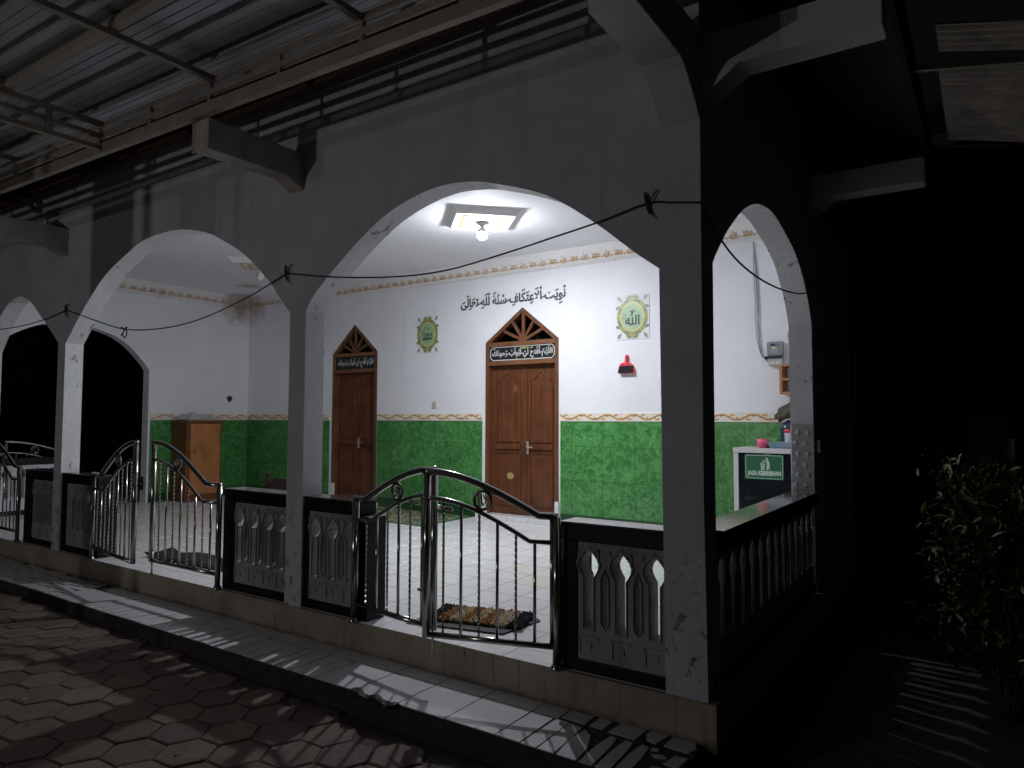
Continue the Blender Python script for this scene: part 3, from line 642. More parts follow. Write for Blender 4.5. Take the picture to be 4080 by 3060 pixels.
# doors
def door(a, b, c, sticker, seed):
    w = 0.056; y0, y1 = D - 0.012, D + 0.13
    fr = MB()
    inner = [(a + w, 0.03), (a + w, 2.43), (c, 2.845), (b - w, 2.43), (b - w, 0.03)]
    outer = [(a + .001, 0.03), (a + .001, 2.455), (c, 2.912), (b - .001, 2.455), (b - .001, 0.03)]
    for i in range(4):
        q = [outer[i], outer[i + 1], inner[i + 1], inner[i]]
        fr.prism(q, y0, y1)
    d = part(fr, 'door', M['wood_frame'], bevel=0.004)
    rl = MB(); rl.box(a + w - .002, b - w + .002, y0 + .002, y1 - .01, 2.128, 2.188); rl.box(a + w - .002, b - w + .002, y0 + .002, y1 - .01, 2.392, 2.452)
    part(rl, 'door_rail', M['wood_h'], d, bevel=0.004)
    rays = MB(); half = (b - a) / 2 - w
    for ang in (25, 57, 90, 123, 155):
        t = math.radians(ang); dx, dz = math.cos(t), math.sin(t)
        # length up to the sloping frame
        sl_ = (2.845 - 2.43) / half
        L_ = (2.845 - 2.46) / (dz + abs(dx) * sl_)
        rays.bar((c + dx * .03, D + .03, 2.456 + dz * .03), (c + dx * (L_ + .012), D + .03, 2.456 + dz * (L_ + .012)), 0.040, 0.045, up=(0, 1, 0))
    rays.prism([(c - .07, 2.452), (c - .05, 2.49), (c, 2.51), (c + .05, 2.49), (c + .07, 2.452)], y0 + .01, D + .06)
    part(rays, 'fanlight_ray', M['wood_frame'], d, bevel=0.003)
    bdm = MB(); bdm.box(a + w, b - w, D + 0.010, D + 0.020, 2.189, 2.391)
    board = part(bdm, 'lettering_board', M['black_board'], d)
    lt = MB(); yb = D + 0.0085
    txt = shape('اللهم افتح لي ابواب رحمتك')
    put_text(lt, txt, a + w + .045, b - w - .045, 2.222, 2.338, yb, 0, 0.026, marks='aai oaoa aaaoa i aoaaoa', marki=0, tilt=0.0)
    if sticker:
        for xx in (-.02, .02, .12): lt.ribbon([(c + xx, 2.345), (c + xx + .045, 2.362)], .009, 1, yb - .0004, .0006)
        lt.ribbon([(c - .11, 2.215), (c - .09, 2.222)], .012, 1, yb - .0004, .0006)
    if sticker:
        x0, x1, z0, z1, k = a + w + .018, b - w - .018, 2.200, 2.382, 0.04
        op = [(x0 + k, z0), (x1 - k, z0), (x1, z0 + k), (x1, z1 - k), (x1 - k, z1), (x0 + k, z1), (x0, z1 - k), (x0, z0 + k), (x0 + k, z0)]
        lt.ribbon(op, 0.011, 0, yb + .0005, .0008)
    part(lt, 'board_lettering', [M['letter_white'], M['letter_yellow']], d)
    for lx0, lx1, right in ((a + w + .002, c - .002, False), (c + .002, b - w - .002, True)):
        lf = MB(); ly = D + 0.085
        lf.box(lx0, lx1, ly, ly + 0.035, 0.072, 2.126)
        s_ = 0.085; pm = (lx0 + lx1) / 2
        # raised mouldings round the two panels, the upper with a pointed top
        upz = [(lx0 + s_, 1.07), (lx1 - s_, 1.07), (lx1 - s_, 1.92), (lx1 - s_ - .05, 1.92), (pm, 2.03), (lx0 + s_ + .05, 1.92), (lx0 + s_, 1.92), (lx0 + s_, 1.07)]
        loz = [(lx0 + s_, 0.20), (lx1 - s_, 0.20), (lx1 - s_, 0.92), (lx0 + s_, 0.92), (lx0 + s_, 0.20)]
        for loop in (upz, loz):
            for (p, q) in zip(loop[:-1], loop[1:]):
                lf.bar((p[0], ly - .007, p[1]), (q[0], ly - .007, q[1]), 0.016, 0.018, up=(0, 1, 0))
        lf.box(lx0 + s_ - .012, lx1 - s_ + .012, ly - .024, ly - .001, 0.965, 1.035)
        if right: lf.box(lx0, lx0 + .028, ly - .012, ly - .001, 0.075, 2.12)
        leaf = part(lf, 'door_leaf', M['wood'], d, bevel=0.003)
        if right:
            h = MB(); hx = lx0 + 0.042
            h.box(hx - .017, hx + .017, ly - .020, ly - .0125, 0.90, 1.075)
            h.tube([(hx, ly - .02, 1.0), (hx, ly - .055, 1.0), (hx + .03, ly - .06, 1.0), (hx + .10, ly - .058, .997)], [.010, .009, .009, .007], 8)
            part(h, 'door_handle', M['handle'], d, bevel=0.002)
        elif sticker:
            s2 = MB(); s2.prism([(pm + .03 + .065 * math.cos(t) * (1 if abs(math.cos(t)) < .8 else .92), 0.595 + .046 * math.sin(t)) for t in [k * PI / 6 for k in range(12)]], ly - .0020, ly - .0005)
            part(s2, 'door_sticker', M['sticker_y'], d)
    return d
door(*doors[0], False, 1); door(*doors[1], True, 2)
for a, b, h in ((-4.715, -4.66, .20), (-3.55, -3.49, .30), (-7.90, -7.78, .32)):   # whitewashed feet of the door frames
    part(MB().box(a, b, D - .035, D - .0125, 0.067, h), 'whitewashed_foot', M['white_plastic'])
# black sheet behind the doors stands in for the unlit room
part(MB().box(-9, -2.5, 5.2, 5.24, 0, 3.6), 'fanlight_backing', M['dark'])

# cantilever beams (haunched)
def beam_y(x0, x1, L_=0.79, corner=False):
    if corner: pf = [(0.0, 3.37), (-L_, 3.37), (-L_, 3.13), (-0.26, 3.12), (-0.20, 3.09), (-.06, 2.97), (0.0, 2.90)]
    else: pf = [(0.0, 3.37), (-L_, 3.37), (-L_, 3.155), (-0.17, 3.165), (0.0, 3.09)]
    pf = [(y if y else -.0005, z) for y, z in pf]
    return part(MB().prism(pf, x0, x1, 'yz'), 'cantilever_beam', M['facade'] if corner else M['concrete'], bevel=0.006)
beam_y(-3.2, -3.05); beam_y(-6.99, -6.83); beam_y(-9.08, -8.92); beam_y(-0.215, 0.0, 0.80, True)
def beam_x(y0, y1, L_=0.83):
    pf = [(0.0005, 3.33), (L_, 3.33), (L_, 3.14), (0.20, 3.14), (0.0005, 3.0)]
    return part(MB().prism(pf, y0, y1, 'xz'), 'cantilever_beam', M['facade'], bevel=0.006)
beam_x(0.001, 0.178); beam_x(2.50, 2.67)
# haunch of the corner pillar spreading to the beam
hc = MB(); hc.prism([(-0.215, 2.97), (-0.30, 3.0), (-0.215, 3.14)][::-1], -0.012, -0.0008, 'xz')

# eaves and roof
part(MB().box(-13.2, 0.0, -0.155, -0.13, 3.775, 3.955), 'eaves_board', M['fascia'])
part(MB().box(0.83, 0.855, -0.16, 6.2, 3.335, 3.45), 'eaves_board', mat('shaded_eaves_board', (.012, .008, .007), .8))  # side board: brown darkened to near black in place of shade
part(MB().box(-2.2, .829, .9, 6.2, 3.80, 3.82), 'shade_soffit', mat('shade_black', (.012, .010, .009), .9))  # added board; its near-black colour stands for shade under the side roof
rf = MB()
nx, ny = 560, 60; vs = []; x0, x1 = -13.2, 0.05
for j in range(ny + 1):
    sd = j / ny * 3.2; yy = -0.20 + sd * 0.87; zz = 3.955 + sd * 0.5
    for i in range(nx + 1):
        xx = x0 + (x1 - x0) * i / nx
        wv = abs(math.sin(PI * xx / 0.2)) * 0.028 + (0.018 * (1 - (sd / 0.267) % 1))
        vs.append((xx, yy, zz + wv))
fs = [(j * (nx + 1) + i, j * (nx + 1) + i + 1, (j + 1) * (nx + 1) + i + 1, (j + 1) * (nx + 1) + i) for j in range(ny) for i in range(nx)]
rf.add(vs, fs, 0, False)
part(rf, 'tiled_roof', M['rooftile'])
part(MB().add([(0.86, -0.18, 3.46), (0.86, 6.3, 3.46), (-1.6, 6.3, 4.8), (-1.6, 2.2, 4.8)], [(0, 1, 2, 3)]), 'side_roof_slope', mat('shaded_roof_slope', (.03, .022, .02), .9))  # shade put into the colour so the underside stays dark

# ---- parapets: black frame with precast panel
def onion(c, z0=0.24, zs=0.53, k=.93):
    r = [(c - .030, z0), (c + .030, z0), (c + .030, zs - .015), (c + .043, zs + .002), (c + .058, zs + .03), (c + .062, zs + .055), (c + .050, zs + .085), (c + .025, zs + .112), (c, zs + .142)]
    r = [(c + (x - c) * k, z) for x, z in r]
    return r + [(2 * c - x, z) for x, z in r[:1:-1][1:]]
def slit(c, z0=0.25, z1=0.56):
    return [(c - .017, z0 + .03), (c, z0), (c + .017, z0 + .03), (c + .017, z1 - .05), (c, z1), (c - .017, z1 - .05)]
def scaled(poly, d):
    cx_ = sum(p[0] for p in poly) / len(poly); out = []
    xs = [p[0] for p in poly]; zs = [p[1] for p in poly]; cz_ = (min(zs) + max(zs)) / 2
    hw = (max(xs) - min(xs)) / 2; hh = (max(zs) - min(zs)) / 2
    cx_ = (max(xs) + min(xs)) / 2
    return [(cx_ + (p[0] - cx_) * (hw + d) / hw, cz_ + (p[1] - cz_) * (hh + d * .8) / hh) for p in poly]
def lattice(u0, u1, centres, zb=0.07, zt=0.702, th=0.11):
    """returns mesh in (u, z) with depth along w in [0, th], front face at w=0"""
    mb = MB(); holes = []
    for c in centres:
        if c - .060 > u0 and c + .060 < u1 + .001: holes.append(onion(c))
    for a in [(p + q) / 2 for p, q in zip(centres[:-1], centres[1:])]:
        if u0 + .03 < a < u1 - .03: holes.append(slit(a))
    vs, fs = cut_panel([(u0, zb), (u1, zb), (u1, zt), (u0, zt)], holes, th)
    mb.add([(x, z + th / 2, y) for x, y, z in vs], fs)
    for h in holes:
        big = len(h) > 8
        o1 = scaled(h, 0.016 if big else 0.010); i1 = scaled(h, 0.006 if big else 0.004)
        vs, fs = cut_panel(o1, [i1], 0.012); mb.add([(x, z - .004, y) for x, y, z in vs], fs)
    for c in centres:      # brackets above and blocks below each opening
        if c - .064 > u0 and c + .064 < u1 + .01:
            for sx in (-1, 1): mb.box(c + sx * .060 - .005, c + sx * .060 + .005, -.008, .002, .60, .665)
            mb.box(c - .065, c + .065, -.008, .002, .655, .668)
            mb.box(c - .060, c - .050, -.008, .002, .10, .195); mb.box(c - .060, c + .060, -.008, .002, .185, .197)
            mb.lathe([(.0, -.008), (.02, -.006), (.024, 0)], (0, 0, 0), 8) if False else None
            mb.box(c - .018, c + .018, -.007, .002, .13, .165)
    return mb
def parapet(x0, x1, u0, u1, centres, posts=()):
    fr = MB()
    fr.box(x0, x1, 0.016, 0.192, 0.702, 0.794)
    fr.box(x0, x1, 0.010, 0.196, 0.794, 0.806, 1)
    fr.box(x0, x1, 0.016, 0.180, 0.004, 0.068)
    for a, b in posts: fr.box(a, b, 0.014, 0.190, 0.004, 0.701)
    p = part(fr, 'parapet', [M['black'], M['marble_top']], bevel=0.004)
    lm = lattice(u0, u1, centres)
    lm.v = [(x, y + 0.022, z) for x, y, z in lm.v]
    part(lm, 'baluster_panel', M['panel'], p)
parapet(-0.83, -0.206, -0.718, -0.207, [-.652, -.460, -.270], [(-.83, -.72)])
parapet(-3.003, -2.44, -2.945, -2.46, [-2.880, -2.700, -2.522], [(-3.003, -2.947), (-2.458, -2.34)])
parapet(-3.99, -3.19, -3.84, -3.192, [-3.775, -3.595, -3.415, -3.257], [(-3.99, -3.842)])
parapet(-6.818, -6.07, -6.71, -6.11, [-6.65, -6.46, -6.27], [(-6.818, -6.712), (-6.108, -6.05)])
parapet(-7.70, -6.99, -7.50, -6.99, [-7.435, -7.25, -7.065], [(-7.70, -7.502)])
# column feet between panels are painted black at column one
# side parapet
fr = MB(); fr.box(-0.160, 0.030, T + .002, 2.63, 0.702, 0.794); fr.box(-0.155, 0.042, T + .002, 2.648, 0.794, 0.806, 1); fr.box(-0.15, 0.0, T + .002, 2.64, 0.004, 0.068)
ps = part(fr, 'parapet', [M['black'], M['marble_top']], bevel=0.004)
lm = lattice(0.20, 2.62, [0.275 + 0.1885 * k for k in range(13)])
lm.v = [(-0.012 - y, x, z) for x, y, z in lm.v]
part(lm, 'baluster_panel', M['panel'], ps)
# left side parapet, seen through arches
fr = MB(); fr.box(XL - .17, XL + .0, 0.302, 1.52, 0.702, 0.80); fr.box(XL - .16, XL - .01, 0.302, 1.52, 0.004, 0.068); fr.box(XL - .16, XL - .01, 1.505, 1.52, 0.066, 0.704)
pl = part(fr, 'parapet', [M['black']], bevel=0.004)
lm = lattice(0.304, 1.50, [0.36 + 0.193 * k for k in range(6)])
lm.v = [(XL - 0.02 - y, x, z) for x, y, z in lm.v]
part(lm, 'baluster_panel', M['reveal'], pl)

# ---- ceiling lights
def rosette(cx_, cy_, lit, label):
    e = empty('ceiling_light', (cx_, cy_, CE), label, 'ceiling light', 'ceiling lights on square rosettes')
    def ring(mb, s0, z0, s1, z1, mi=0):
        a = [(s0, 0, z0), (0, s0, z0), (-s0, 0, z0), (0, -s0, z0)]; b = [(s1, 0, z1), (0, s1, z1), (-s1, 0, z1), (0, -s1, z1)]
        mb.add(a + b, [(i, (i + 1) % 4, 4 + (i + 1) % 4, 4 + i) for i in range(4)], mi)
    mb = MB()
    ring(mb, .535, -.0, .455, -.050); ring(mb, .455, -.050, .450, -.062); ring(mb, .450, -.062, .430, -.062); ring(mb, .430, -.062, .425, -.052)
    ring(mb, .425, -.052, .33, -.056); ring(mb, .33, -.056, .325, -.062, 1); ring(mb, .325, -.062, .285, -.062, 1); ring(mb, .285, -.062, .28, -.057)
    ring(mb, .28, -.057, .205, -.057); ring(mb, .205, -.057, .20, -.063, 1); ring(mb, .20, -.063, .165, -.063, 1); ring(mb, .165, -.063, .16, -.058)
    mb.add([(.16, 0, -.058), (0, .16, -.058), (-.16, 0, -.058), (0, -.16, -.058)], [(0, 1, 2, 3)])
    mb.build('rosette', [M['cornice'], M['gold']], e, recalc=False)
    MB().lathe([(.055, -.058), (.055, -.075), (.030, -.090), (.022, -.11)], n=20).build('lamp_holder', M['white_plastic'], e)
    hb = MB().lathe([(.016, -.095), (.020, -.110), (.034, -.130), (.052, -.150), (.058, -.166), (.058, -.176)], n=28)
    hb.build('bulb_housing', M['white_plastic'], e)
    dm = MB().lathe([(.052, -.1765), (.056, -.190), (.055, -.206), (.048, -.224), (.034, -.239), (.014, -.247), (.001, -.248)], n=28)
    if lit: MB().add([(.044 * math.cos(k * PI / 12), .044 * math.sin(k * PI / 12), -.1785) for k in range(24)], [tuple(range(24))[::-1]]).build('led_disc', M['led_disc'], e, recalc=False)
    b_ = dm.build('bulb', M['bulb_on'] if lit else M['bulb_off'], e)
    return e
rosette(-3.39, 2.70, True, 'brightly lit white bulb on a rosette above the middle arch')
rosette(-7.43, 2.78, False, 'unlit bulb on a rosette seen through the second arch')

# ---- wall things
cl = MB(); t1 = shape('نويت الاعتكاف سنة لله تعالى')
mk = 'aaia aiau auoai aaiaoa aioauaaa'
for dx, dz, dy, mi in ((0.006, -0.006, 0.0, 1), (0, 0, -0.0012, 0)):
    put_text(cl, t1, -5.16 + dx, -3.40 + dx, 2.955 + dz, 3.125 + dz, D - 0.002 + dy, mi, 0.030, marks=mk, tilt=0.0)
tag(cl.build('wall_calligraphy', [M['ink'], M['ink_shadow']]), 'long line of dark arabic calligraphy on white wall above the wider door', 'calligraphy')
def plaque(x0, x1, word, label, big):
    e = empty('wall_plaque', ((x0 + x1) / 2, D - .001, 2.65), label, 'plaque', 'round arabic plaques on the back wall')
    w, h = (x1 - x0) / 2, 0.28
    mb = MB()
    for a in (-1, 1):
        for b in (-1, 1):
            mb.box(min(a * w, a * .001), max(a * w, a * .001), -.006, 0, min(b * h, b * .001), max(b * h, b * .001))
    mb.build('plaque_tile', M['plaque_base'], e, bevel=.0015)
    def disc(rx, rz, y, n=40): return [(rx * math.cos(2 * PI * k / n), rz * math.sin(2 * PI * k / n)) for k in range(n)]
    rn = MB(); RX, RZ = w * 0.93, h * 0.86
    n = 48
    for r0, r1, mi, yy in ((.76, 1.0, 0, -.0085), (.68, .775, 1, -.010)):
        a = disc(RX * r0, RZ * r0, 0, n); b = disc(RX * r1, RZ * r1, 0, n)
        rn.add([(p[0], yy, p[1]) for p in a + b], [(i, (i + 1) % n, n + (i + 1) % n, n + i) for i in range(n)], mi)
    for k in range(8):      # dark ornamental fields between studs
        a0 = k * PI / 4 + .16; pts = [a0 + i * (PI / 4 - .32) / 5 for i in range(6)]
        v = [(RX * .80 * math.cos(t), -.0092, RZ * .80 * math.sin(t)) for t in pts] + [(RX * .95 * math.cos(t), -.0092, RZ * .95 * math.sin(t)) for t in pts]
        rn.add(v, [(i, i + 1, 7 + i, 6 + i) for i in range(5)], 2)
        t = k * PI / 4; cx_, cz_ = RX * .87 * math.cos(t), RZ * .87 * math.sin(t)
        rn.add([(cx_ + .011 * math.cos(q * PI / 4), -.0105, cz_ + .011 * math.sin(q * PI / 4)) for q in range(8)], [tuple(range(8))], 3)
        rn.add([(cx_ + .005 * math.cos(q * PI / 4), -.0112, cz_ + .005 * math.sin(q * PI / 4)) for q in range(8)], [tuple(range(8))], 0)
    for k in range(4):      # corner leaves
        t = PI / 4 + k * PI / 2; bx, bz = w * .80 * (1 if math.cos(t) > 0 else -1), h * .86 * (1 if math.sin(t) > 0 else -1)
        ux, uz = bx / math.hypot(bx, bz), bz / math.hypot(bx, bz)
        rn.add([(bx - ux * .06, -.008, bz - uz * .06), (bx + uz * .022, -.008, bz - ux * .022), (bx + ux * .035, -.008, bz + uz * .035), (bx - uz * .022, -.008, bz + ux * .022)], [(0, 1, 2, 3)], 2)
        rn.add([(bx - ux * .02, -.0085, bz - uz * .02), (bx + uz * .012, -.0085, bz - ux * .012), (bx + ux * .02, -.0085, bz + uz * .02), (bx - uz * .012, -.0085, bz + ux * .012)], [(0, 1, 2, 3)], 0)
    for sg in (-1, 1):      # crest above and below, side scrolls
        z = sg * RZ
        rn.add([(-.085, -.007, z * .93), (-.05, -.007, z * 1.09), (0, -.007, z * 1.04), (.05, -.007, z * 1.09), (.085, -.007, z * .93), (0, -.007, z * .96)], [(0, 1, 2, 5), (5, 2, 3, 4)], 2)
        rn.ribbon([(-.085, z * .95), (-.055, z * 1.12), (-.02, z * 1.09), (0, z * 1.13), (.02, z * 1.09), (.055, z * 1.12), (.085, z * .95)], .010, 0, -.0075, .001)
        for s2 in (-1, 1):
            rn.add([(s2 * RX * .86, -.007, z * .42), (s2 * RX * 1.08, -.007, z * .44), (s2 * RX * 1.04, -.007, z * .56), (s2 * RX * .78, -.007, z * .62)], [(0, 1, 2, 3)], 2)
    rn.build('ornate_ring', [M['olive'], mat('yellow_ring_print', (0.50, 0.49, 0.17), .4), M['plaque_grey'], M['stud']], e, recalc=False)
    dc = MB(); a = disc(RX * .70, RZ * .70, 0, n); dc.add([(p[0], -.0088, p[1]) for p in a], [tuple(range(n))])
    dc.build('centre_disc', M['plaque_green'], e, recalc=False)
    tx = MB()
    if big:
        put_text(tx, chr(0xFDF2), -.098, .098, -.105, .070, -.0102, 0, .028)
        tx.ribbon([(-.035, .062), (.035, .092)], .009, 0, -.0098, .0006); tx.ribbon([(-.02, .045), (.045, .070)], .008, 0, -.0098, .0006)
    else:
        put_text(tx, shape('محمد'), -.095, .095, -.095, .060, -.0102, 0, .028)
        tx.ribbon([(-.05, .08), (-.035, .10), (-.02, .12)], .010, 0, -.0098, .0006); tx.ribbon([(-.01, .055), (.035, .10)], .008, 0, -.0098, .0006)
        tx.ribbon([(.03, .07), (.05, .09), (.045, .10)], .007, 0, -.0098, .0006)
    random.seed(5)
    for _ in range(12):
        x_, z_ = -.105 + random.uniform(-.02, .02), random.uniform(-.03, .03)
        tx.ribbon([(x_, z_), (x_ + random.uniform(-.012, .012), z_ + random.uniform(-.012, .012))], .004, 0, -.0098, .0006)
    for q in range(10):
        t = random.uniform(0, 2 * PI); x_, z_ = .10 * math.cos(t), .125 * math.sin(t)
        tx.ribbon([(x_ - .006, z_), (x_ + .006, z_ + .006)], .004, 0, -.0098, .0006)
    tx.build('plaque_lettering', M['ink'], e, recalc=False)
    return e
plaque(-6.01, -5.57, 'm', 'smaller looking round green arabic plaque between the two doors', False)
plaque(-2.67, -2.22, 'a', 'round green arabic plaque above the red dustpan', True)
# dustpan and brush
e = empty('dustpan_set', (-2.52, D - .001, 1.95), 'red dustpan and black brush hanging on the white wall', 'dustpan')
pn = MB()
pn.prism([(-.085, 0), (.095, 0), (.100, .05), (.088, .095), (.055, .125), (.02, .135), (-.02, .135), (-.055, .120), (-.085, .085), (-.098, .04)], -.02, -.004)
pn.prism([(-.104, .0), (-.094, .0), (-.104, .045), (-.090, .088), (-.112, .04)][:3], -.045, -.004)
pn.box(-.100, -.092, -.045, -.004, .0, .06); pn.box(.094, .102, -.045, -.004, .0, .06)
pn.tube([(0, -.02, .12), (0, -.022, .17), (.002, -.022, .215), (.003, -.018, .235)], [.019, .014, .020, .006], 10)
pn.build('pan', M['red'], e, bevel=.003)
br = MB(); br.prism([(-.085, .088), (.085, .088), (.075, .105), (.045, .128), (-.04, .130), (-.075, .108)], -.062, -.028)
br.tube([(0, -.045, .12), (0, -.045, .17), (0, -.042, .205)], [.016, .011, .014], 10)
br.build('brush', M['red'], e, bevel=.004)
bs = MB(); random.seed(3)
for i in range(34):
    x_ = -.082 + i * .0049; zz = .0 + random.uniform(0, .006); dxx = (x_ / .082) * .012 - .006
    bs.add([(x_, -.060, .089), (x_ + .0046, -.060, .089), (x_ + .0046 + dxx, -.066, zz), (x_ + dxx, -.066, zz), (x_, -.030, .089), (x_ + .0046, -.030, .089), (x_ + .0046 + dxx, -.028, zz), (x_ + dxx, -.028, zz)],
           [(0, 1, 2, 3), (5, 4, 7, 6), (1, 5, 6, 2), (4, 0, 3, 7), (3, 2, 6, 7)])
bs.build('bristle', M['bristle'], e)
for sx in (-1, 1): MB().prism([(sx * .035 + .016 * math.cos(t), .105 + .007 * math.sin(t + sx * .5)) for t in [k * PI / 5 for k in range(10)]], -.0635, -.0622).build('brush_slot', M['bristle'], e)
# socket with plug plate
e = empty('wall_socket', (-5.635, D - .001, 1.59), 'small ivory power socket on wall above the gold border', 'socket')
MB().box(-.042, .042, -.022, 0, -.045, .045).build('socket_plate', M['socket'], e, bevel=.005)
MB().lathe([(.020, 0), (.020, .004), (.015, .004), (.015, -.002)], n=16).build('socket_face', M['white_plastic'], e, loc=(0, -.022, 0.005), rot=(PI / 2, 0, 0))
hq = MB().prism([(4.18 + .052 * math.cos(t) * (1 + .12 * math.sin(3 * t)), 1.73 + .055 * math.sin(t)) for t in [k * PI / 6 for k in range(12)]], XL + .0008, XL + .010, 'yz')
tag(hq.build('socket_box', mat('dirty_socket_box', (.05, .045, .038), .8, var=.5, vscale=40)), 'small dark broken socket box on left wall above the wardrobe', 'socket box')
# electricity meter and its wires
e = empty('electricity_meter', (-0.735, D - .001, 2.10), 'grey electricity meter with keypad on the right part of wall', 'meter')
MB().box(-.085, .078, -.075, 0, 0.0, .125).box(-.058, .078, -.075, 0, .125, .133).build('meter_body', M['meter'], e, bevel=.006)
MB().box(-.045, .008, -.0765, -.0745, .085, .108).build('display', M['meter_dark'], e)
MB().lathe([(.010, 0), (.010, .002)], n=12).build('button', M['meter_dark'], e, loc=(.035, -.0745, .098), rot=(PI / 2, 0, 0))
MB().box(-.025, .005, -.0770, -.0745, .058, .070).build('status_light', M['lcd'], e)
ky = MB()
for r in range(4):
    for c in range(3): ky.box(-.042 + c * .025, -.028 + c * .025, -.0775, -.0745, .003 + r * .012, .012 + r * .012)
ky.build('keypad', M['key'], e)
MB().box(-.080, .078, -.080, 0, -.022, -.001).build('meter_rim', M['meter'], e, bevel=.004)
MB().box(-.078, .070, -.060, 0, -.055, -.023).build('terminal_block', M['meter_dark'], e, bevel=.003)
cv = MB().box(-.075, .076, -.062, 0, -.128, -.056); cv.build('terminal_cover', M['clear'], e, bevel=.004)
sc2 = MB(); sc2.box(-.060, .045, -.0635, -.0622, -.112, -.085); sc2.build('fuse_label', M['white_plastic'], e)
for x_ in (-.045, .030): MB().box(x_ - .005, x_ + .005, -.0648, -.0636, -.103, -.093).build('fuse_screw', M['meter_dark'], e)
MB().box(-.012, .004, -.0648, -.0636, -.105, -.092).build('fuse_switch', mat('blue_switch', (.05, .12, .35), .4), e)
wr = MB()
wr.tube([(-.96, D - .012, 3.38), (-.965, D - .014, 3.1), (-.955, D - .012, 2.7), (-.950, D - .014, 2.42), (-.942, D - .012, 2.27), (-.915, D - .014, 2.16), (-.885, D - .02, 2.075), (-.845, D - .03, 2.055)], .0045, 6)
wr.tube([(-.965, D - .010, 3.38), (-.93, D - .012, 3.0), (-.915, D - .012, 2.6), (-.925, D - .012, 2.40), (-.915, D - .014, 2.25), (-.905, D - .014, 2.12), (-.86, D - .03, 2.065)], .0045, 6)
wr.tube([(-.965, D - .012, 3.38), (-.945, D - .012, 3.05), (-.925, D - .012, 2.7), (-.918, D - .012, 2.4), (-.907, D - .014, 2.2), (-.89, D - .02, 2.09)], .004, 6)
tag(wr.build('meter_wire', M['grey_cable']), 'three loose grey wires hanging from cornice to the meter', 'wires')
kn = MB(); kn.lathe([(.004, -.02), (.018, -.012), (.021, 0), (.017, .014), (.004, .02)], (-.84, D - .03, 2.06), 12)
kn.tube([(-.83, D - .04, 2.07), (-.80, D - .05, 2.10), (-.79, D - .05, 2.13)], .005, 6); kn.tube([(-.84, D - .03, 2.05), (-.825, D - .04, 2.02), (-.79, D - .05, 2.015)], .005, 6)
tag(kn.build('cable_junction', M['cable']), 'black taped cable joint at the left of the meter', 'cable joint')
lp_ = MB(); lp_.tube([(-.55, D - .012, 2.40), (-.59, D - .012, 2.36), (-.612, D - .012, 2.30), (-.60, D - .012, 2.24), (-.56, D - .012, 2.20)], .004, 6)
tag(lp_.build('cable_loop', M['grey_cable']), 'short grey cable loop on wall right of the meter', 'cable')
# wooden wall shelf
e = empty('wall_shelf', (-0.42, 4.42, 1.65), 'small brown wooden wall rack under the electricity meter', 'shelf')
sh = MB(); sh.box(-.235, -.205, -.10, .13, 0, .32).build('side_board', M['shelf_wood'], e, bevel=.003)
MB().box(.20, .23, -.10, .13, 0, .32).build('side_board', M['shelf_wood'], e, bevel=.003)
for z_ in (0.0, .145, .293): MB().box(-.204, .199, -.098, .13, z_, z_ + .026).build('shelf_board', M['shelf_wood'], e, bevel=.003)

# glass cupboard with things on it
e = empty('glass_cupboard', (-0.62, 4.20, 0), 'white framed cupboard with dark glass beside the side arch', 'cupboard')
X0, X1, Y0, Y1, ZT = -.44, .42, -.18, .30, 1.085
f = MB()
for a, b in ((X0, X0 + .05), (X1 - .05, X1)):
    f.box(a, b, Y0, Y0 + .04, 0, ZT - .051); f.box(a, b, Y1 - .04, Y1, 0, ZT - .051)
f.box(X0 + .051, X1 - .051, Y0 + .002, Y0 + .035, 0.02, .08)
f.box(X0 - .004, X1 + .004, Y0 - .006, Y1 + .004, ZT - .05, ZT)
f.build('cupboard_frame', M['alu'], e, bevel=.004)
MB().box(X0 + .051, X1 - .051, Y0 + .010, Y0 + .016, .081, ZT - .052).build('glass_pane', M['glass_dark'], e)
bk = MB(); bk.box(X0 + .01, X0 + .016, Y0 + .041, Y1 - .041, .02, ZT - .052); bk.box(X1 - .016, X1 - .01, Y0 + .041, Y1 - .041, .02, ZT - .052); bk.box(X0 + .051, X1 - .051, Y1 - .012, Y1 - .006, .02, ZT - .052)
bk.build('cupboard_back', M['glass_dark'], e)
MB().tube([(-.12, Y0 - .012, 1.027), (-.08, Y0 - .016, 1.022), (-.065, Y0 - .012, 1.03)], .004, 6).build('cupboard_catch', M['steel'], e)
# the sign stuck on the glass
SX0, SX1, SZ0, SZ1 = -.945, -.555, .765, 1.022; sy = 4.20 + Y0 + .0085
e = empty('cleanliness_sign', ((SX0 + SX1) / 2, sy, (SZ0 + SZ1) / 2), 'green sign with litter bin figure reading JAGA KEBERSIHAN on cupboard', 'sign')
W, H = (SX1 - SX0) / 2, (SZ1 - SZ0) / 2
MB().box(-W, W, -.003, 0, -H, H).build('sign_plate', M['sticker'], e)
g = MB(); r_ = .014; x_, z_ = W - .012, H - .012
rd = []
for cxx, czz, a0 in ((x_ - r_, z_ - r_, 0), (-x_ + r_, z_ - r_, 90), (-x_ + r_, -z_ + r_, 180), (x_ - r_, -z_ + r_, 270)):
    for k in range(4): t = math.radians(a0 + k * 30); rd.append((cxx + r_ * math.cos(t), czz + r_ * math.sin(t)))
rd.append(rd[0]); g.ribbon(rd, .0045, 0, -.0032, .0006)
g.build('sign_border', M['sign_white'], e, recalc=False)
tx = MB(); put_text(tx, 'JAGA KEBERSIHAN', -W * .86, W * .86, -H * .80, -H * .30, -.0042, 0, .062)
tx.build('sign_lettering', M['sign_white'], e, recalc=False)
fg = MB(); yy = -.0042
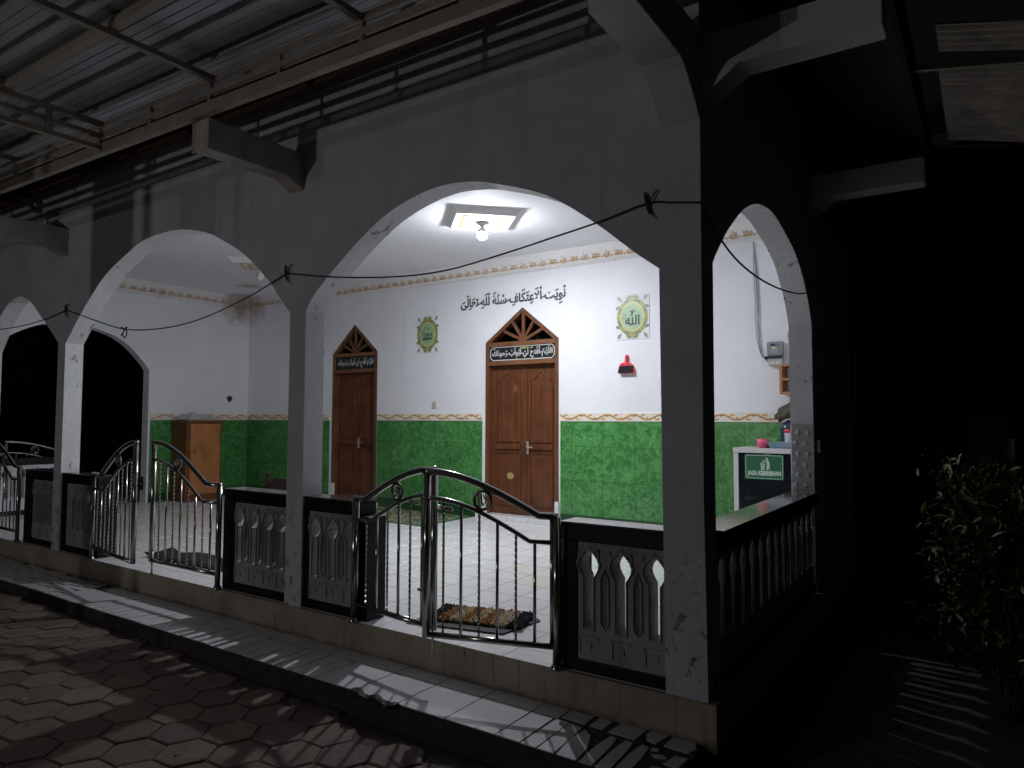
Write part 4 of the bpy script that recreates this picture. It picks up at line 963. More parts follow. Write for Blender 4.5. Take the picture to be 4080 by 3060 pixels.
fg.add([(.03 + .012 * math.cos(k * PI / 6), yy, .083 + .013 * math.sin(k * PI / 6)) for k in range(12)], [tuple(range(12))])
fg.add([(a, yy, b) for a, b in [(.022, .068), (.038, .070), (.052, .058), (.056, .035), (.056, -.028), (.048, -.028), (.044, .0), (.036, -.028), (.018, -.028), (.026, -.010), (.030, .015), (.028, .048)]], [tuple(range(12))])
fg.add([(a, yy - .0004, b) for a, b in [(.030, .066), (-.012, .070), (-.014, .063), (.028, .052)]], [(0, 1, 2, 3)])
fg.add([(a, yy, b) for a, b in [(-.036, .036), (.012, .036), (.012, .029), (-.036, .029)]], [(0, 1, 2, 3)])
for k in range(6):
    u = -.033 + k * .0085; ub = -.026 + k * .0057
    fg.ribbon([(u, .028), (ub, -.028)], .0042, 0, yy + .0004, .0006)
for zz in (.012, -.006): fg.ribbon([(-.031, zz), (.008, zz)], .0028, 0, yy + .0002, .0006)
fg.ribbon([(-.026, -.028), (.003, -.028)], .005, 0, yy + .0002, .0006)
fg.ribbon([(-.03, .038), (-.02, .050), (-.008, .046), (-.002, .054), (.006, .042)], .006, 0, yy + .0002, .0006)
fg.build('sign_figure', M['sign_white'], e, recalc=False)
zt = 1.086
bw = MB().lathe([(.035, 0), (.052, .01), (.062, .045), (.066, .092), (.062, .092), (.056, .03), (.03, .012)], n=20)
tag(bw.build('pink_bowl', M['pink'], loc=(-.790, 4.16, zt)), 'pink plastic bowl on the white cupboard', 'bowl')
gb = MB(); gb.box(-.06, .06, -.035, .035, 0, .09).box(-.064, .064, -.039, .039, .082, .092)
tag(gb.build('lime_box', M['lime'], loc=(-.725, 4.26, zt), bevel=.004), 'bright green plastic box behind the pink bowl', 'box')
tr = MB(); a0, b0, a1, b1, h_ = .15, .10, .185, .13, .065
for (p, q, z0_, z1_, s_) in (((a0, b0), (a1, b1), 0, h_, 1),):
    v = [(-p[0], -p[1], 0), (p[0], -p[1], 0), (p[0], p[1], 0), (-p[0], p[1], 0), (-q[0], -q[1], h_), (q[0], -q[1], h_), (q[0], q[1], h_), (-q[0], q[1], h_), (-q[0] + .012, -q[1] + .012, h_), (q[0] - .012, -q[1] + .012, h_), (q[0] - .012, q[1] - .012, h_), (-q[0] + .012, q[1] - .012, h_), (-p[0] + .01, -p[1] + .01, .008), (p[0] - .01, -p[1] + .01, .008), (p[0] - .01, p[1] - .01, .008), (-p[0] + .01, p[1] - .01, .008)]
    fs = [(3, 2, 1, 0)] + [(i, (i + 1) % 4, 4 + (i + 1) % 4, 4 + i) for i in range(4)] + [(4 + i, 4 + (i + 1) % 4, 8 + (i + 1) % 4, 8 + i) for i in range(4)] + [(8 + i, 8 + (i + 1) % 4, 12 + (i + 1) % 4, 12 + i) for i in range(4)] + [(12, 13, 14, 15)]
    tr.add(v, fs)
tag(tr.build('blue_tray', M['blue_tray'], loc=(-.535, 4.14, zt + .001)), 'deep blue grey plastic tray on the white cupboard', 'tray')
gl = MB()
for k, (a, b) in enumerate(((-.07, .02), (-.035, -.01), (-.05, .05))):
    gl.lathe([(.016, 0), (.022, .055), (.020, .055), (.014, .006)], (a, b, 0), 12)
glm, nt, bb = new_mat('drinking_glass'); bb.inputs['Base Color'].default_value = (.5, .52, .55, 1); bb.inputs['Roughness'].default_value = .05; bb.inputs['Transmission Weight'].default_value = .6
tag(gl.build('drinking_glasses', glm, loc=(-.57, 4.14, zt + .012)), 'clear drinking glasses standing in the blue tray', 'glasses')
e = empty('plastic_jar', (-.52, 4.17, zt + .011), 'milky plastic jar with a red lid in the blue tray', 'jar')
MB().lathe([(.044, 0), (.050, .03), (.056, .145), (.054, .15)], n=24).build('jar_body', M['jar'], e)
MB().lathe([(.060, .151), (.062, .156), (.062, .178), (.056, .184)], n=24).build('jar_lid', M['redlid'], e)
gj = MB().lathe([(.095, 0), (.100, .02), (.098, .06), (.103, .075), (.098, .09), (.103, .105), (.098, .13), (.100, .17), (.104, .20), (.085, .25), (.045, .275), (.03, .29)], n=28)
tag(gj.build('water_gallon', M['gallon'], loc=(-.56, 4.36, zt + .001)), 'dark blue water gallon bottle behind the red lidded jar', 'bottle')
bg = MB()   # bundled patterned cloth draped over the bottle
n1, n2 = 28, 14; vs = []
for i in range(n1 + 1):
    t = i / n1; cx_ = -.085 + t * .36; cz_ = .04 + .10 * t + .02 * math.sin(3 * t); r_ = .052 + .024 * math.sin(PI * min(1, t * 1.2)) + (.012 if t > .1 else -.02)
    for k in range(n2):
        a = 2 * PI * k / n2; rr = r_ * (1 + .16 * math.sin(3 * a + 9 * t) + .08 * math.sin(5 * a - 14 * t))
        vs.append((cx_, rr * math.cos(a), cz_ + rr * math.sin(a) * .9))
fs = [(i * n2 + k, i * n2 + (k + 1) % n2, (i + 1) * n2 + (k + 1) % n2, (i + 1) * n2 + k) for i in range(n1) for k in range(n2)] + [tuple(range(n2)), tuple(n1 * n2 + k for k in range(n2))]
bg.add(vs, fs, 0, True)
tag(bg.build('patterned_cloth_bag', M['bag'], loc=(-.62, 4.33, zt + .285)), 'dark patterned cloth bag lying on top of the bottle', 'bag')

# wardrobe on left wall
e = empty('wardrobe', (-9.93, 3.42, 0), 'brown laminate wardrobe standing against the tiled end wall', 'wardrobe')
MB().box(-.22, .215, -.32, .32, 0.0, 1.30).build('wardrobe_body', M['laminate_shaded'], e, bevel=.004)
MB().box(-.235, .250, -.345, .345, 1.301, 1.345).build('wardrobe_top', M['laminate_shaded'], e, bevel=.006)
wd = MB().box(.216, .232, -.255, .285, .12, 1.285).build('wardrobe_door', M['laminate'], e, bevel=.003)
MB().tube([(.236, -.19, .80), (.246, -.19, .83), (.246, -.19, .91), (.236, -.19, .94)], .008, 8).build('wardrobe_handle', M['dark_steel'], wd)
pj = MB(); random.seed(11); n1, n2 = 22, 12; vs = []
for i in range(n1 + 1):
    for j in range(n2 + 1):
        u, v = i / n1, j / n2; ed = min(u, 1 - u, v, 1 - v) * 6
        z = .012 + min(1, ed) * (.035 + .03 * math.sin(9 * u + 3 * v) ** 2 + .05 * math.exp(-((u - .35) ** 2) * 30) + random.uniform(0, .018))
        vs.append((-.17 + v * .36 + .015 * math.sin(12 * u), -.30 + u * .60, z))
fs = [(i * (n2 + 1) + j, (i + 1) * (n2 + 1) + j, (i + 1) * (n2 + 1) + j + 1, i * (n2 + 1) + j + 1) for i in range(n1) for j in range(n2)]
pj.add(vs, fs)
pj.box(-.16, .19, -.26, .26, .0, .013)
tag(pj.build('crumpled_plastic_sheet', M['cloth_grey'], loc=(-9.92, 3.40, 1.346)), 'crumpled grey plastic sheeting piled on the wardrobe', 'plastic sheet')
# bench behind parapet
e = empty('wooden_bench', (-7.0, 3.0, 0), 'dark wooden bench with ball finial behind the black parapet', 'bench')
for x_ in (-.43, .43):
    MB().box(x_ - .035, x_ + .035, -.035, .035, 0, .50).lathe([(.030, .50), (.018, .515), (.028, .525), (.016, .540), (.030, .552), (.040, .575), (.040, .592), (.028, .610), (.006, .618)], (x_, 0, 0), 16).build('finial_post', M['wood_dark'], e, bevel=.003)
MB().prism([(-.394, .25), (.394, .25), (.394, .46), (.33, .46), (.28, .53), (-.28, .53), (-.33, .46), (-.394, .46)], -.015, .015).build('backboard', M['wood_dark'], e, bevel=.003)
MB().box(-.46, .46, .036, .50, .24, .275).build('seat', M['wood_dark'], e, bevel=.004)
for x_ in (-.43, .43): MB().box(x_ - .03, x_ + .03, .43, .49, 0, .239).build('leg', M['wood_dark'], e, bevel=.003)
# rug and mats
rg = MB(); n1, n2 = 34, 20; vs = []
for i in range(n1 + 1):
    for j in range(n2 + 1):
        u, v = i / n1, j / n2
        vs.append((-6.68 + u * 1.78, 3.44 + v * 1.08, .004 + .006 * math.sin(5 * u + 2 * v) ** 2))
fs = [(i * (n2 + 1) + j, (i + 1) * (n2 + 1) + j, (i + 1) * (n2 + 1) + j + 1, i * (n2 + 1) + j + 1) for i in range(n1) for j in range(n2)]
rg.add(vs, fs, 0, True)
rug = rg.build('prayer_rug', M['rug']); tag(rug, 'green and cream patterned prayer rug spread before the back wall', 'rug')
rb = MB(); rb.bar((-6.69, 3.43, .007), (-4.89, 3.43, .007), .03, .013); rb.bar((-4.885, 3.42, .007), (-4.885, 4.52, .007), .03, .013)
rb.build('rug_hem', mat('green_rug_hem', (.015, .14, .075), .9), rug)
bm_ = MB(); bm_.prism([(-2.10, .14), (-1.42, .30), (-1.38, .69), (-1.46, .745), (-2.06, .52)], .002, .012, 'xy')
tag(bm_.build('rubber_board', M['rubber']), 'flat dark rubber sheet under the shaggy mat', 'mat')
# shaggy striped mat as rows of tufts
e = empty('shaggy_doormat', (-1.74, .505, .014), 'shaggy cream and ochre striped doormat behind the nearest gate', 'doormat', rz=math.radians(15))
random.seed(21)
Wm, Hm = .68, .35
cuts = [0, .13, .24, .36, .46, .58, .68, .86, 1.0]
kinds = ['navy', 'wool_b', 'wool_a', 'wool_b', 'wool_a', 'wool_b', 'wool_a', 'navy']
nm = {'navy': 'navy_edging', 'wool_a': 'cream_stripe', 'wool_b': 'ochre_stripe'}
for q, key in enumerate(kinds):
    mb = MB(); xa, xb = -Wm / 2 + cuts[q] * Wm, -Wm / 2 + cuts[q + 1] * Wm
    mb.box(xa + .001, xb - .001, -Hm / 2 + .006, Hm / 2 - .006, 0, .014)
    rows = 24
    for j in range(rows):
        y_ = -Hm / 2 + (j + .5) / rows * Hm; n_ = max(3, int((xb - xa) / .012)); edge = .006 * math.sin(j * 1.3)
        for i in range(n_):
            x_ = xa + (i + .5) / n_ * (xb - xa) + edge + random.uniform(-.003, .003); yy = y_ + random.uniform(-.003, .003)
            r_ = random.uniform(.0075, .0105); h_ = random.uniform(.018, .027) + (.008 if random.random() < .08 else 0); a = random.uniform(0, 6.28)
            dx_, dy_ = random.uniform(-.006, .006), random.uniform(-.006, .006)
            k_ = 1 if (key == 'wool_a' and random.random() < .045) else 0
            vs = [(x_ + r_ * math.cos(k * PI / 2 + a), yy + r_ * math.sin(k * PI / 2 + a), .008) for k in range(4)] + [(x_ + dx_ + r_ * .75 * math.cos(k * PI / 2 + a), yy + dy_ + r_ * .75 * math.sin(k * PI / 2 + a), h_) for k in range(4)]
            mb.add(vs, [(0, 1, 5, 4), (1, 2, 6, 5), (2, 3, 7, 6), (3, 0, 4, 7), (4, 5, 6, 7)], k_)
    mb.build(nm[key], [M[key], M['wool_c']], e)
dmt = MB(); n1 = 26; vs = []
for i in range(n1 + 1):
    u = i / n1; x_ = -5.76 + u * 1.42; curl = .055 * math.exp(-((u) / .045) ** 2) + .03 * math.exp(-((u - 1) / .04) ** 2) + .008 * math.sin(7 * u) ** 2
    ya, yb = .33 + .05 * u, .62 + .10 * u + .04 * math.sin(6 * u)
    for y_, zz in ((ya, .004 + curl * .9), ((ya + yb) / 2, .003 + curl * .6), (yb, .006 + curl + .03 * math.sin(4 * u) ** 2)): vs.append((x_, y_, zz))
fs = [(i * 3 + j, (i + 1) * 3 + j, (i + 1) * 3 + j + 1, i * 3 + j + 1) for i in range(n1) for j in range(2)]
dmt.add(vs, fs, 0, True)
dd = dmt.build('rubber_doormat', M['rubber']); sd_ = dd.modifiers.new('s', 'SOLIDIFY'); sd_.thickness = .006; sd_.offset = 1
tag(dd, 'black rubber doormat with curled edges behind the second gate', 'doormat')

# ---- steel gates
def leaf_geo(L_, H_, t0, nb, flip=False, ringt=0.54, ring_r=.045, drop=False, first_twist=True):
    """one gate leaf in local coords: hinge at origin, running along +x, z up"""
    z0 = .832; zi0 = .688
    def top(t): return z0 if t <= t0 else z0 + H_ * math.sin(min(1, (t - t0) / (1 - t0)) * PI / 2)
    def low(t): return zi0 if t <= t0 + .05 else zi0 + (H_ - .012) * math.sin(min(1, (t - t0 - .05) / (1 - t0 - .05)) * PI / 2)
    rails = MB()
    ts = [0, t0] + [t0 + (1.0 - t0) * k / 22 for k in range(1, 23)]
    rails.tube([((-.02 + t * (L_ + .04)), 0, top(t)) for t in ts], .0205, 12)
    ts2 = [0, t0 + .05] + [t0 + .05 + (.95 - t0) * k / 20 for k in range(1, 21)]
    rails.tube([(t * L_, 0, low(t)) for t in ts2], .0135, 10)
    rails.tube([(-.01, 0, .12), (L_ + .01, 0, .12)], .0180, 12)
    rails.tube([(L_ - .004, 0, .105), (L_ - .004, 0, top(1) - .01)], .0225, 14)
    rails.tube([(.012, 0, .12), (.012, 0, z0)], .0125, 10)
    bars = []
    for k in range(nb):
        t = (k + 1) / (nb + 1); m = MB(); tw = (k % 2 == 0) == first_twist
        if tw: m.twisted((t * L_, 0, .13), (t * L_, 0, low(t) - .008), .0115)
        else: m.tube([(t * L_, 0, .13), (t * L_, 0, low(t) - .008)], .0095, 8)
        bars.append(m)
    zc = (top(ringt) + low(ringt)) / 2 - .004; rr = ring_r
    ring = MB(); ring.tube([(ringt * L_ + rr * math.cos(a), 0, zc + rr * math.sin(a)) for a in [k * 2 * PI / 24 for k in range(24)]], .0100, 8, close=True)
    ring.tube([(ringt * L_ + x_ * rr * 20, 0, zc + z_ * rr * 20) for x_, z_ in ((-.030, -.012), (-.022, -.03), (-.010, -.012), (-.004, -.03), (.006, -.016), (.010, .02), (.012, .034))], .0058, 6)
    ring.tube([(ringt * L_ + .022, 0, zc - .034), (ringt * L_ + .026, 0, zc + .034)], .0058, 6)
    ring.tube([(ringt * L_ - .012, 0, zc + .005), (ringt * L_ - .002, 0, zc + .034)], .0042, 6)
    ring.tube([(ringt * L_ - .034, 0, zc - .005), (ringt * L_ - .02, 0, zc + .02), (ringt * L_ - .01, 0, zc + .012)], .0038, 6)
    dr = None
    if drop: dr = MB().tube([(L_ - .035, -.028, .30), (L_ - .035, -.028, -.004)], .0075, 8)
    return rails, bars, ring, dr
def gate_leaf(parent, hinge, end, H_, t0, nb, ringt=.54, drop=False, ring_r=.052, ft=True):
    dx, dy = end[0] - hinge[0], end[1] - hinge[1]; L_ = math.hypot(dx, dy); ang = math.atan2(dy, dx)
    rails, bars, ring, dr = leaf_geo(L_, H_, t0, nb, ringt=ringt, drop=drop, ring_r=ring_r, first_twist=ft)
    px, py, pz = parent.location
    lf = rails.build('gate_leaf', M['steel'], parent, loc=(hinge[0] - px, hinge[1] - py, 0), rot=(0, 0, ang))
    for b in bars: b.build('gate_bar', M['steel'], lf)
    ring.build('calligraphy_ring', M['dark_steel'], lf)
    if dr: dr.build('drop_bolt', M['steel'], lf)
    return lf
def gate_post(parent, x_, y_=-.03):
    px, py, pz = parent.location
    m = MB().tube([(x_ - px, y_ - py, .0), (x_ - px, y_ - py, .83)], .0225, 14)
    m.lathe([(.035, 0), (.035, .012), (.028, .026), (.0225, .03)], (x_ - px, y_ - py, 0.0), 14)
    m.build('gate_post', M['steel'], parent)
g1 = empty('steel_gate', (-1.63, -.03, 0), 'polished steel double gate closed before the shaggy doormat, nearest one', 'gate', 'steel gates between the parapets')
gate_leaf(g1, (-.842, -.030), (-1.578, -.260), .235, .13, 6, .545, True, ft=False)
gate_leaf(g1, (-2.405, -.030), (-1.622, -.134), .235, .14, 6, .545)
gate_post(g1, -.825); gate_post(g1, -2.418)
sb = MB().tube([(-.24, -.01, .842), (.10, -.05, .826)], .0125, 10); sb.build('slide_bolt', M['steel'], g1)
MB().tube([(-.105, -.118, .335), (-.005, -.15, .335)], .009, 8).build('latch_stub', M['dark_steel'], g1)
g2 = empty('steel_gate', (-5.0, -.03, 0), 'polished steel double gate standing ajar at the black rubber doormat', 'gate', 'steel gates between the parapets')
gate_leaf(g2, (-3.99, -.030), (-4.985, -.028), .330, .19, 8, .62, ft=False)
gate_leaf(g2, (-6.045, -.030), (-5.02, -.168), .330, .20, 9, .60)
gate_post(g2, -3.985); gate_post(g2, -6.055)
MB().tube([(.035, .0, .20), (.035, .0, -.0)], .009, 8).build('drop_bolt', M['steel'], g2)
lk = MB(); lk.box(-.03, .02, -.09, -.075, .74, .86); lk.tube([(-.02, -.10, .80), (.06, -.10, .80)], .010, 8)
lk.build('slide_bolt', M['dark_steel'], g2)
g3 = empty('steel_gate', (-8.2, -.03, 0), 'polished steel gate leaf beside the farthest parapet', 'gate', 'steel gates between the parapets')
gate_leaf(g3, (-7.745, -.030), (-8.62, -.032), .30, .14, 8, .55)
gate_post(g3, -7.735)
g4 = empty('steel_gate', (-10.32, 1.2, 0), 'low steel gate seen beyond the left side parapet in the dark', 'gate', 'steel gates between the parapets')
gate_leaf(g4, (-10.42, 1.72), (-10.40, .80), .20, .12, 6, .60)
gate_post(g4, -10.42, 1.74)

# ---- cables slung across the arches
cb = MB()
def sag(pts, y_, r=.0055): cb.tube([(x_, y_, z_) for x_, z_ in pts], r, 6)
sag(smooth_arch([(-9.5, 2.44), (-8.44, 2.415), (-7.7, 2.42), (-7.2, 2.455), (-6.8, 2.505)], 4), -.012)
sag(smooth_arch([(-6.8, 2.505), (-6.21, 2.355), (-5.58, 2.215), (-4.93, 2.18), (-4.36, 2.215), (-3.72, 2.335), (-3.22, 2.48)], 4), -.012)
sag(smooth_arch([(-3.22, 2.48), (-2.69, 2.39), (-2.1, 2.325), (-1.66, 2.315), (-1.23, 2.36), (-.84, 2.415), (-.57, 2.455), (-.285, 2.51), (-.15, 2.492), (0.005, 2.465)], 4), -.012)
cb.tube([(0.005, -.012, 2.465), (.014, -.005, 2.45)] + [(.014, y_, z_) for y_, z_ in smooth_arch([(.02, 2.43), (.28, 2.335), (.61, 2.275), (1.11, 2.255), (1.73, 2.285), (2.34, 2.36), (2.66, 2.47), (3.1, 2.56)], 4)], .0058, 6)
cbo = tag(cb.build('overhead_cable', M['cable']), 'thin dark cable slung from pillar to pillar across the arches', 'cable')
for x_, z_ in ((-6.8, 2.505), (-3.22, 2.48), (-.285, 2.51)):
    k = MB(); random.seed(int(x_ * 10))
    k.tube([(x_ - .01, -.016, z_ + .06), (x_, -.022, z_ + .02), (x_ + .008, -.022, z_ - .03), (x_ + .02, -.018, z_ - .06)], [.006, .010, .009, .007], 6)
    k.tube([(x_ + .01, -.018, z_ - .01), (x_ + .03, -.02, z_ + .02), (x_ + .06, -.014, z_ + .065)], .004, 6)
    k.tube([(x_, -.018, z_), (x_ + .02, -.02, z_ - .05), (x_ + .045, -.015, z_ - .085)], .0025, 5)
    k.build('cable_tie', M['cable'], cbo)
k = MB(); k.tube([(-5.66, -.012, 2.24), (-5.60, -.014, 2.215), (-5.55, -.014, 2.235)], .008, 6)
k.tube([(-5.60, -.014, 2.21), (-5.63, -.014, 2.17), (-5.60, -.014, 2.135), (-5.56, -.014, 2.15), (-5.55, -.014, 2.19), (-5.58, -.014, 2.215)], .006, 6)
k.tube([(-5.63, -.014, 2.18), (-5.66, -.014, 2.16)], .005, 6); k.build('cable_tie', M['cable'], cbo)
sbx = MB().box(.002, .045, 2.68, 2.76, 1.11, 1.215)
tag(sbx.build('wall_box', M['meter'], bevel=.006), 'small grey box fixed outside the far side pillar', 'box')

# ---- canopy in front
CN = empty('steel_canopy', (-5, -3, 3.6), 'cream steel tube canopy with ribbed metal sheets above the yard', 'canopy')
Ci = Matrix.Translation((5, 3, -3.6))
def cpart(mb, name, m, bevel=0.0):
    o = mb.build(name, m, CN, bevel); o.matrix_parent_inverse = Ci; return o
def ty(x_): return -.705 + .0335 * x_
for z_, h_, w_, nm_ in ((3.410, .078, .050, 'bottom_chord'), (3.514, .040, .030, 'middle_chord'), (3.596, .034, .034, 'top_chord')):
    cpart(MB().bar((-12.5, ty(-12.5), z_), (.30, ty(.30), z_), w_, h_), nm_, M['tube'], .002)
x_ = -.27
while x_ > -12:
    cpart(MB().bar((x_, ty(x_), 3.4495), (x_, ty(x_), 3.574), .028, .026, up=(0, 1, 0)), 'truss_post', M['tube'])
    x_ -= .685
raf = [(-1.65, 0), (-2.97, 0), (-4.32, 1), (-5.68, 0), (-7.05, 1), (-8.4, 0), (-9.7, 1), (-.30, 0)]
for x_, tr_ in raf:
    y0 = ty(x_) - .018
    m = MB(); m.bar((x_, y0, 3.592), (x_ - .02, -5.6, 3.61), .045, .034)
    if tr_:
        m.bar((x_, y0 - .01, 3.50), (x_ - .02, -5.6, 3.51), .040, .030); m.bar((x_, y0 - .01, 3.405), (x_ - .02, -5.6, 3.42), .045, .036)
        for q in range(8):
            yy = y0 - .36 - q * .62; m.bar((x_, yy, 3.423), (x_, yy, 3.575), .05, .030, up=(0, 1, 0))
    cpart(m, 'rafter', M['tube'])
for y_ in (-1.43, -2.45, -3.5, -4.6): cpart(MB().bar((-12.5, y_ - .035 * 7, 3.645), (.3, y_ + .035 * 1.5, 3.645), .055, .050), 'purlin', M['tube'])
# ribbed sheets: rib every 0.235 m, shallow creases between
prof = []; y_ = -.585
while y_ > -6.0:
    prof += [(y_, 3.695), (y_ - .012, 3.735), (y_ - .050, 3.735), (y_ - .062, 3.695), (y_ - .118, 3.695), (y_ - .122, 3.701), (y_ - .127, 3.695), (y_ - .176, 3.695), (y_ - .180, 3.701), (y_ - .185, 3.695)]
    y_ -= .243
for a, b, sh_ in ((-12.6, -9.1, 0), (-9.14, -5.4, -.004), (-5.44, -2.0, 0), (-2.04, .45, -.004)):
    ms = MB(); n = len(prof)
    ms.add([(a, p + .034 * (a + 2), z + sh_) for p, z in prof] + [(b, p + .034 * (b + 2), z + sh_) for p, z in prof], [(i, i + 1, n + i + 1, n + i) for i in range(n - 1)])
    cpart(ms, 'roof_sheet', M['sheet'])
cpart(MB().box(-5.24, -4.90, -4.15, -3.85, -.3, 3.39), 'canopy_pillar', M['facade'])
cpart(MB().tube([(-4.72, -4.3, -.3), (-4.72, -4.3, 3.6)], .035, 10), 'canopy_pole', M['tube'])
cpart(MB().box(-9.1, -8.9, -4.1, -3.9, -.3, 3.39), 'canopy_pillar', M['facade'])
# end plates bolted on the beam ends
for x_ in (-3.215, -6.98):
    cpart(MB().box(x_ - .028, x_ + .012, ty(x_) + .026, ty(x_) + .034, 3.165, 3.372), 'end_plate', M['tube'])

# ---- neighbour's corrugated roof, upper right
N = empty('neighbour_roof', (2.2, 1.5, 3.2), 'weathered corrugated sheets of the neighbouring roof in the dark', 'roof')
Ni = Matrix.Translation((-2.2, -1.5, -3.2))
def corr(y0, y1, x0, x1, zf, name='corrugated_sheet'):
    mb = MB(); ny_ = int((y1 - y0) / .012); vs = []
    for x_ in (x0, x1):
        for j in range(ny_ + 1):
            y_ = y0 + j * .012; vs.append((x_, y_, zf(x_) + .016 * math.sin(2 * PI * y_ / .076)))
    m = ny_ + 1
    mb.add(vs, [(i * m + j, i * m + j + 1, (i + 1) * m + j + 1, (i + 1) * m + j) for i in range(1) for j in range(ny_)], 0, True)
    o = mb.build(name, M['old_sheet'], N); o.matrix_parent_inverse = Ni
zf = lambda x_: 3.40 - .27 * (x_ - 1.0)
corr(.66, 1.03, 1.0, 3.4, zf); corr(1.17, 2.42, .985, 3.4, zf)
pb = MB(); pb.bar((.83, 1.135, 3.40), (3.4, 1.135, 2.92), .03, .03)
o = pb.build('roof_batten', M['tube'], N); o.matrix_parent_inverse = Ni
pb = MB(); pb.bar((.84, 2.53, 3.40), (3.4, 2.53, 2.95), .02, .012)
o = pb.build('roof_batten', M['fascia'], N); o.matrix_parent_inverse = Ni
wbx = MB().box(.96, 1.40, 6.0, 6.6, -.4, 1.18); wbx.box(.955, 1.32, 5.99, 6.61, 1.18, 1.48)
tag(wbx.build('concrete_tank', mat('bluish_concrete', (.22, .22, .25), .8, var=.2)), 'pale bluish concrete tank standing in the dark side yard', 'tank')
pr = MB(); pr.tube([(1.185, 6.1, 1.48), (1.19, 6.1, 1.75), (1.22, 6.1, 2.16)], .006, 6); pr.tube([(1.22, 6.1, 2.10), (1.24, 6.1, 2.0), (1.30, 6.1, 1.97)], .004, 6)
tag(pr.build('thin_pole', mat('bare_metal_rod', (.4, .38, .36), .5)), 'thin bent metal rod rising above the concrete tank', 'rod')

# ---- bush
def bush(cx_, cy_, z0, label, name, n, R, Ht, seed):
    random.seed(seed)
    e = empty(name, (cx_, cy_, z0), label, 'bush')
    st_ = MB(); tips = []
    for k in range(48):
        a = random.uniform(0, 2 * PI); h = random.uniform(.25, 1) * Ht; rr = R * random.uniform(.25, 1.0) * math.sqrt(max(.12, 1 - abs(h / Ht - .55) * 1.0))
        p0 = Vector((random.uniform(-.05, .05), random.uniform(-.05, .05), 0)); p2 = Vector((rr * math.cos(a), rr * math.sin(a), h))
        p1 = p0.lerp(p2, .5) + Vector((-.12 * math.cos(a), -.12 * math.sin(a), .10))
        pts = [p0 * (1 - t) ** 2 + p1 * 2 * t * (1 - t) + p2 * t * t for t in [i / 8 for i in range(9)]]
        st_.tube(pts, [.012 - .001 * i for i in range(9)], 5); tips.append(pts)
    st_.build('stem', M['stem'], e)
    lf = MB()
    for _ in range(n):
        pts = random.choice(tips); t = random.uniform(.3, 1.0) ** .7; i = min(7, int(t * 8)); p = pts[i].lerp(pts[i + 1], t * 8 - i if t < 1 else 1)
        p = p + Vector([random.gauss(0, .05) for _ in range(3)])
        L_ = random.uniform(.055, .105); w = L_ * random.uniform(.24, .36)
        d = Vector((random.gauss(0, 1), random.gauss(0, 1), random.gauss(.25, .7))).normalized()
        s = d.cross(Vector((random.gauss(0, .5), random.gauss(0, .5), 1))).normalized(); nrm = s.cross(d)
        mi = 1 if random.random() < .14 else 0
        c1 = p + d * L_ * .45 - nrm * L_ * .03; tip = p + d * L_ - nrm * L_ * .16
        lf.add([p, p + d * L_ * .3 + s * w * .5 + nrm * w * .18, p + d * L_ * .65 + s * w * .42 + nrm * w * .1, tip, p + d * L_ * .65 - s * w * .42 + nrm * w * .1, p + d * L_ * .3 - s * w * .5 + nrm * w * .18, c1],
               [(0, 6, 1), (1, 6, 2), (2, 6, 3), (0, 5, 6), (5, 4, 6), (4, 3, 6)], mi, True)
    lf.build('foliage', [M['leaf'], M['leaf_old']], e, recalc=False)
bush(1.22, 1.75, -.38, 'leafy dark bush growing beside the side yard lines of light', 'leafy_bush', 6000, .56, 1.60, 4)
bush(1.0, 4.6, -.38, 'barely visible bush in front of the concrete tank', 'garden_shrub', 500, .40, 1.9, 9)

# ------------------------------------------------------------------ the ground
gp = MB(); gp.add([(-60, -60, -.385), (60, -60, -.385), (60, 60, -.385), (-60, 60, -.385)], [(0, 1, 2, 3)])
structure(gp.build('ground', M['soil']))
def zp(x_): return -.338 + .012 * max(0, min(8, (-1.3 - x_)))
pv = MB(); s_ = .152; random.seed(2); rotp = math.radians(4)
W_ = s_ * 1.5 + .006; Hh = s_ * math.sqrt(3) + .006
for i in range(-62, 14):
    for j in range(-18, 3):
        x_ = i * W_; y_ = -.62 + j * Hh + (Hh / 2 if i % 2 else 0)
        xr = x_ * math.cos(rotp) - y_ * math.sin(rotp); yr = x_ * math.sin(rotp) + y_ * math.cos(rotp)
        yr += 0.0
        if yr > -.60 + .0 or yr < -4.2 or xr < -13 or xr > 3.0: continue
        z_ = zp(xr) + random.uniform(-.004, .004); tx_, ty_ = random.uniform(-.010, .010), random.uniform(-.010, .010)
        a0 = rotp + random.uniform(-.03, .03); rr = s_ * random.uniform(.978, 1.0)
        top = [(xr + (rr - .008) * math.cos(a0 + k * PI / 3), yr + (rr - .008) * math.sin(a0 + k * PI / 3)) for k in range(6)]
        mid = [(xr + rr * math.cos(a0 + k * PI / 3), yr + rr * math.sin(a0 + k * PI / 3)) for k in range(6)]
        vs = [(a, b, z_ + (a - xr) * tx_ + (b - yr) * ty_) for a, b in top] + [(a, b, z_ - .005 + (a - xr) * tx_ + (b - yr) * ty_) for a, b in mid] + [(a, b, z_ - .05) for a, b in mid]
        pv.add(vs, [(0, 1, 2, 3, 4, 5)] + [(k, 6 + k, 6 + (k + 1) % 6, (k + 1) % 6) for k in range(6)] + [(6 + k, 12 + k, 12 + (k + 1) % 6, 6 + (k + 1) % 6) for k in range(6)])
structure(pv.build('pavement', M['paver']))
sj = MB(); sj.add([(-13.2, -4.6, -.264), (-8, -4.6, -.268), (-1.3, -4.6, -.349), (.6, -4.6, -.351), (-13.2, -.51, -.264), (-8, -.51, -.268), (-1.3, -.51, -.349), (.6, -.51, -.351)], [(0, 1, 5, 4), (1, 2, 6, 5), (2, 3, 7, 6)])
structure(sj.build('ground_sand', M['mortar']))
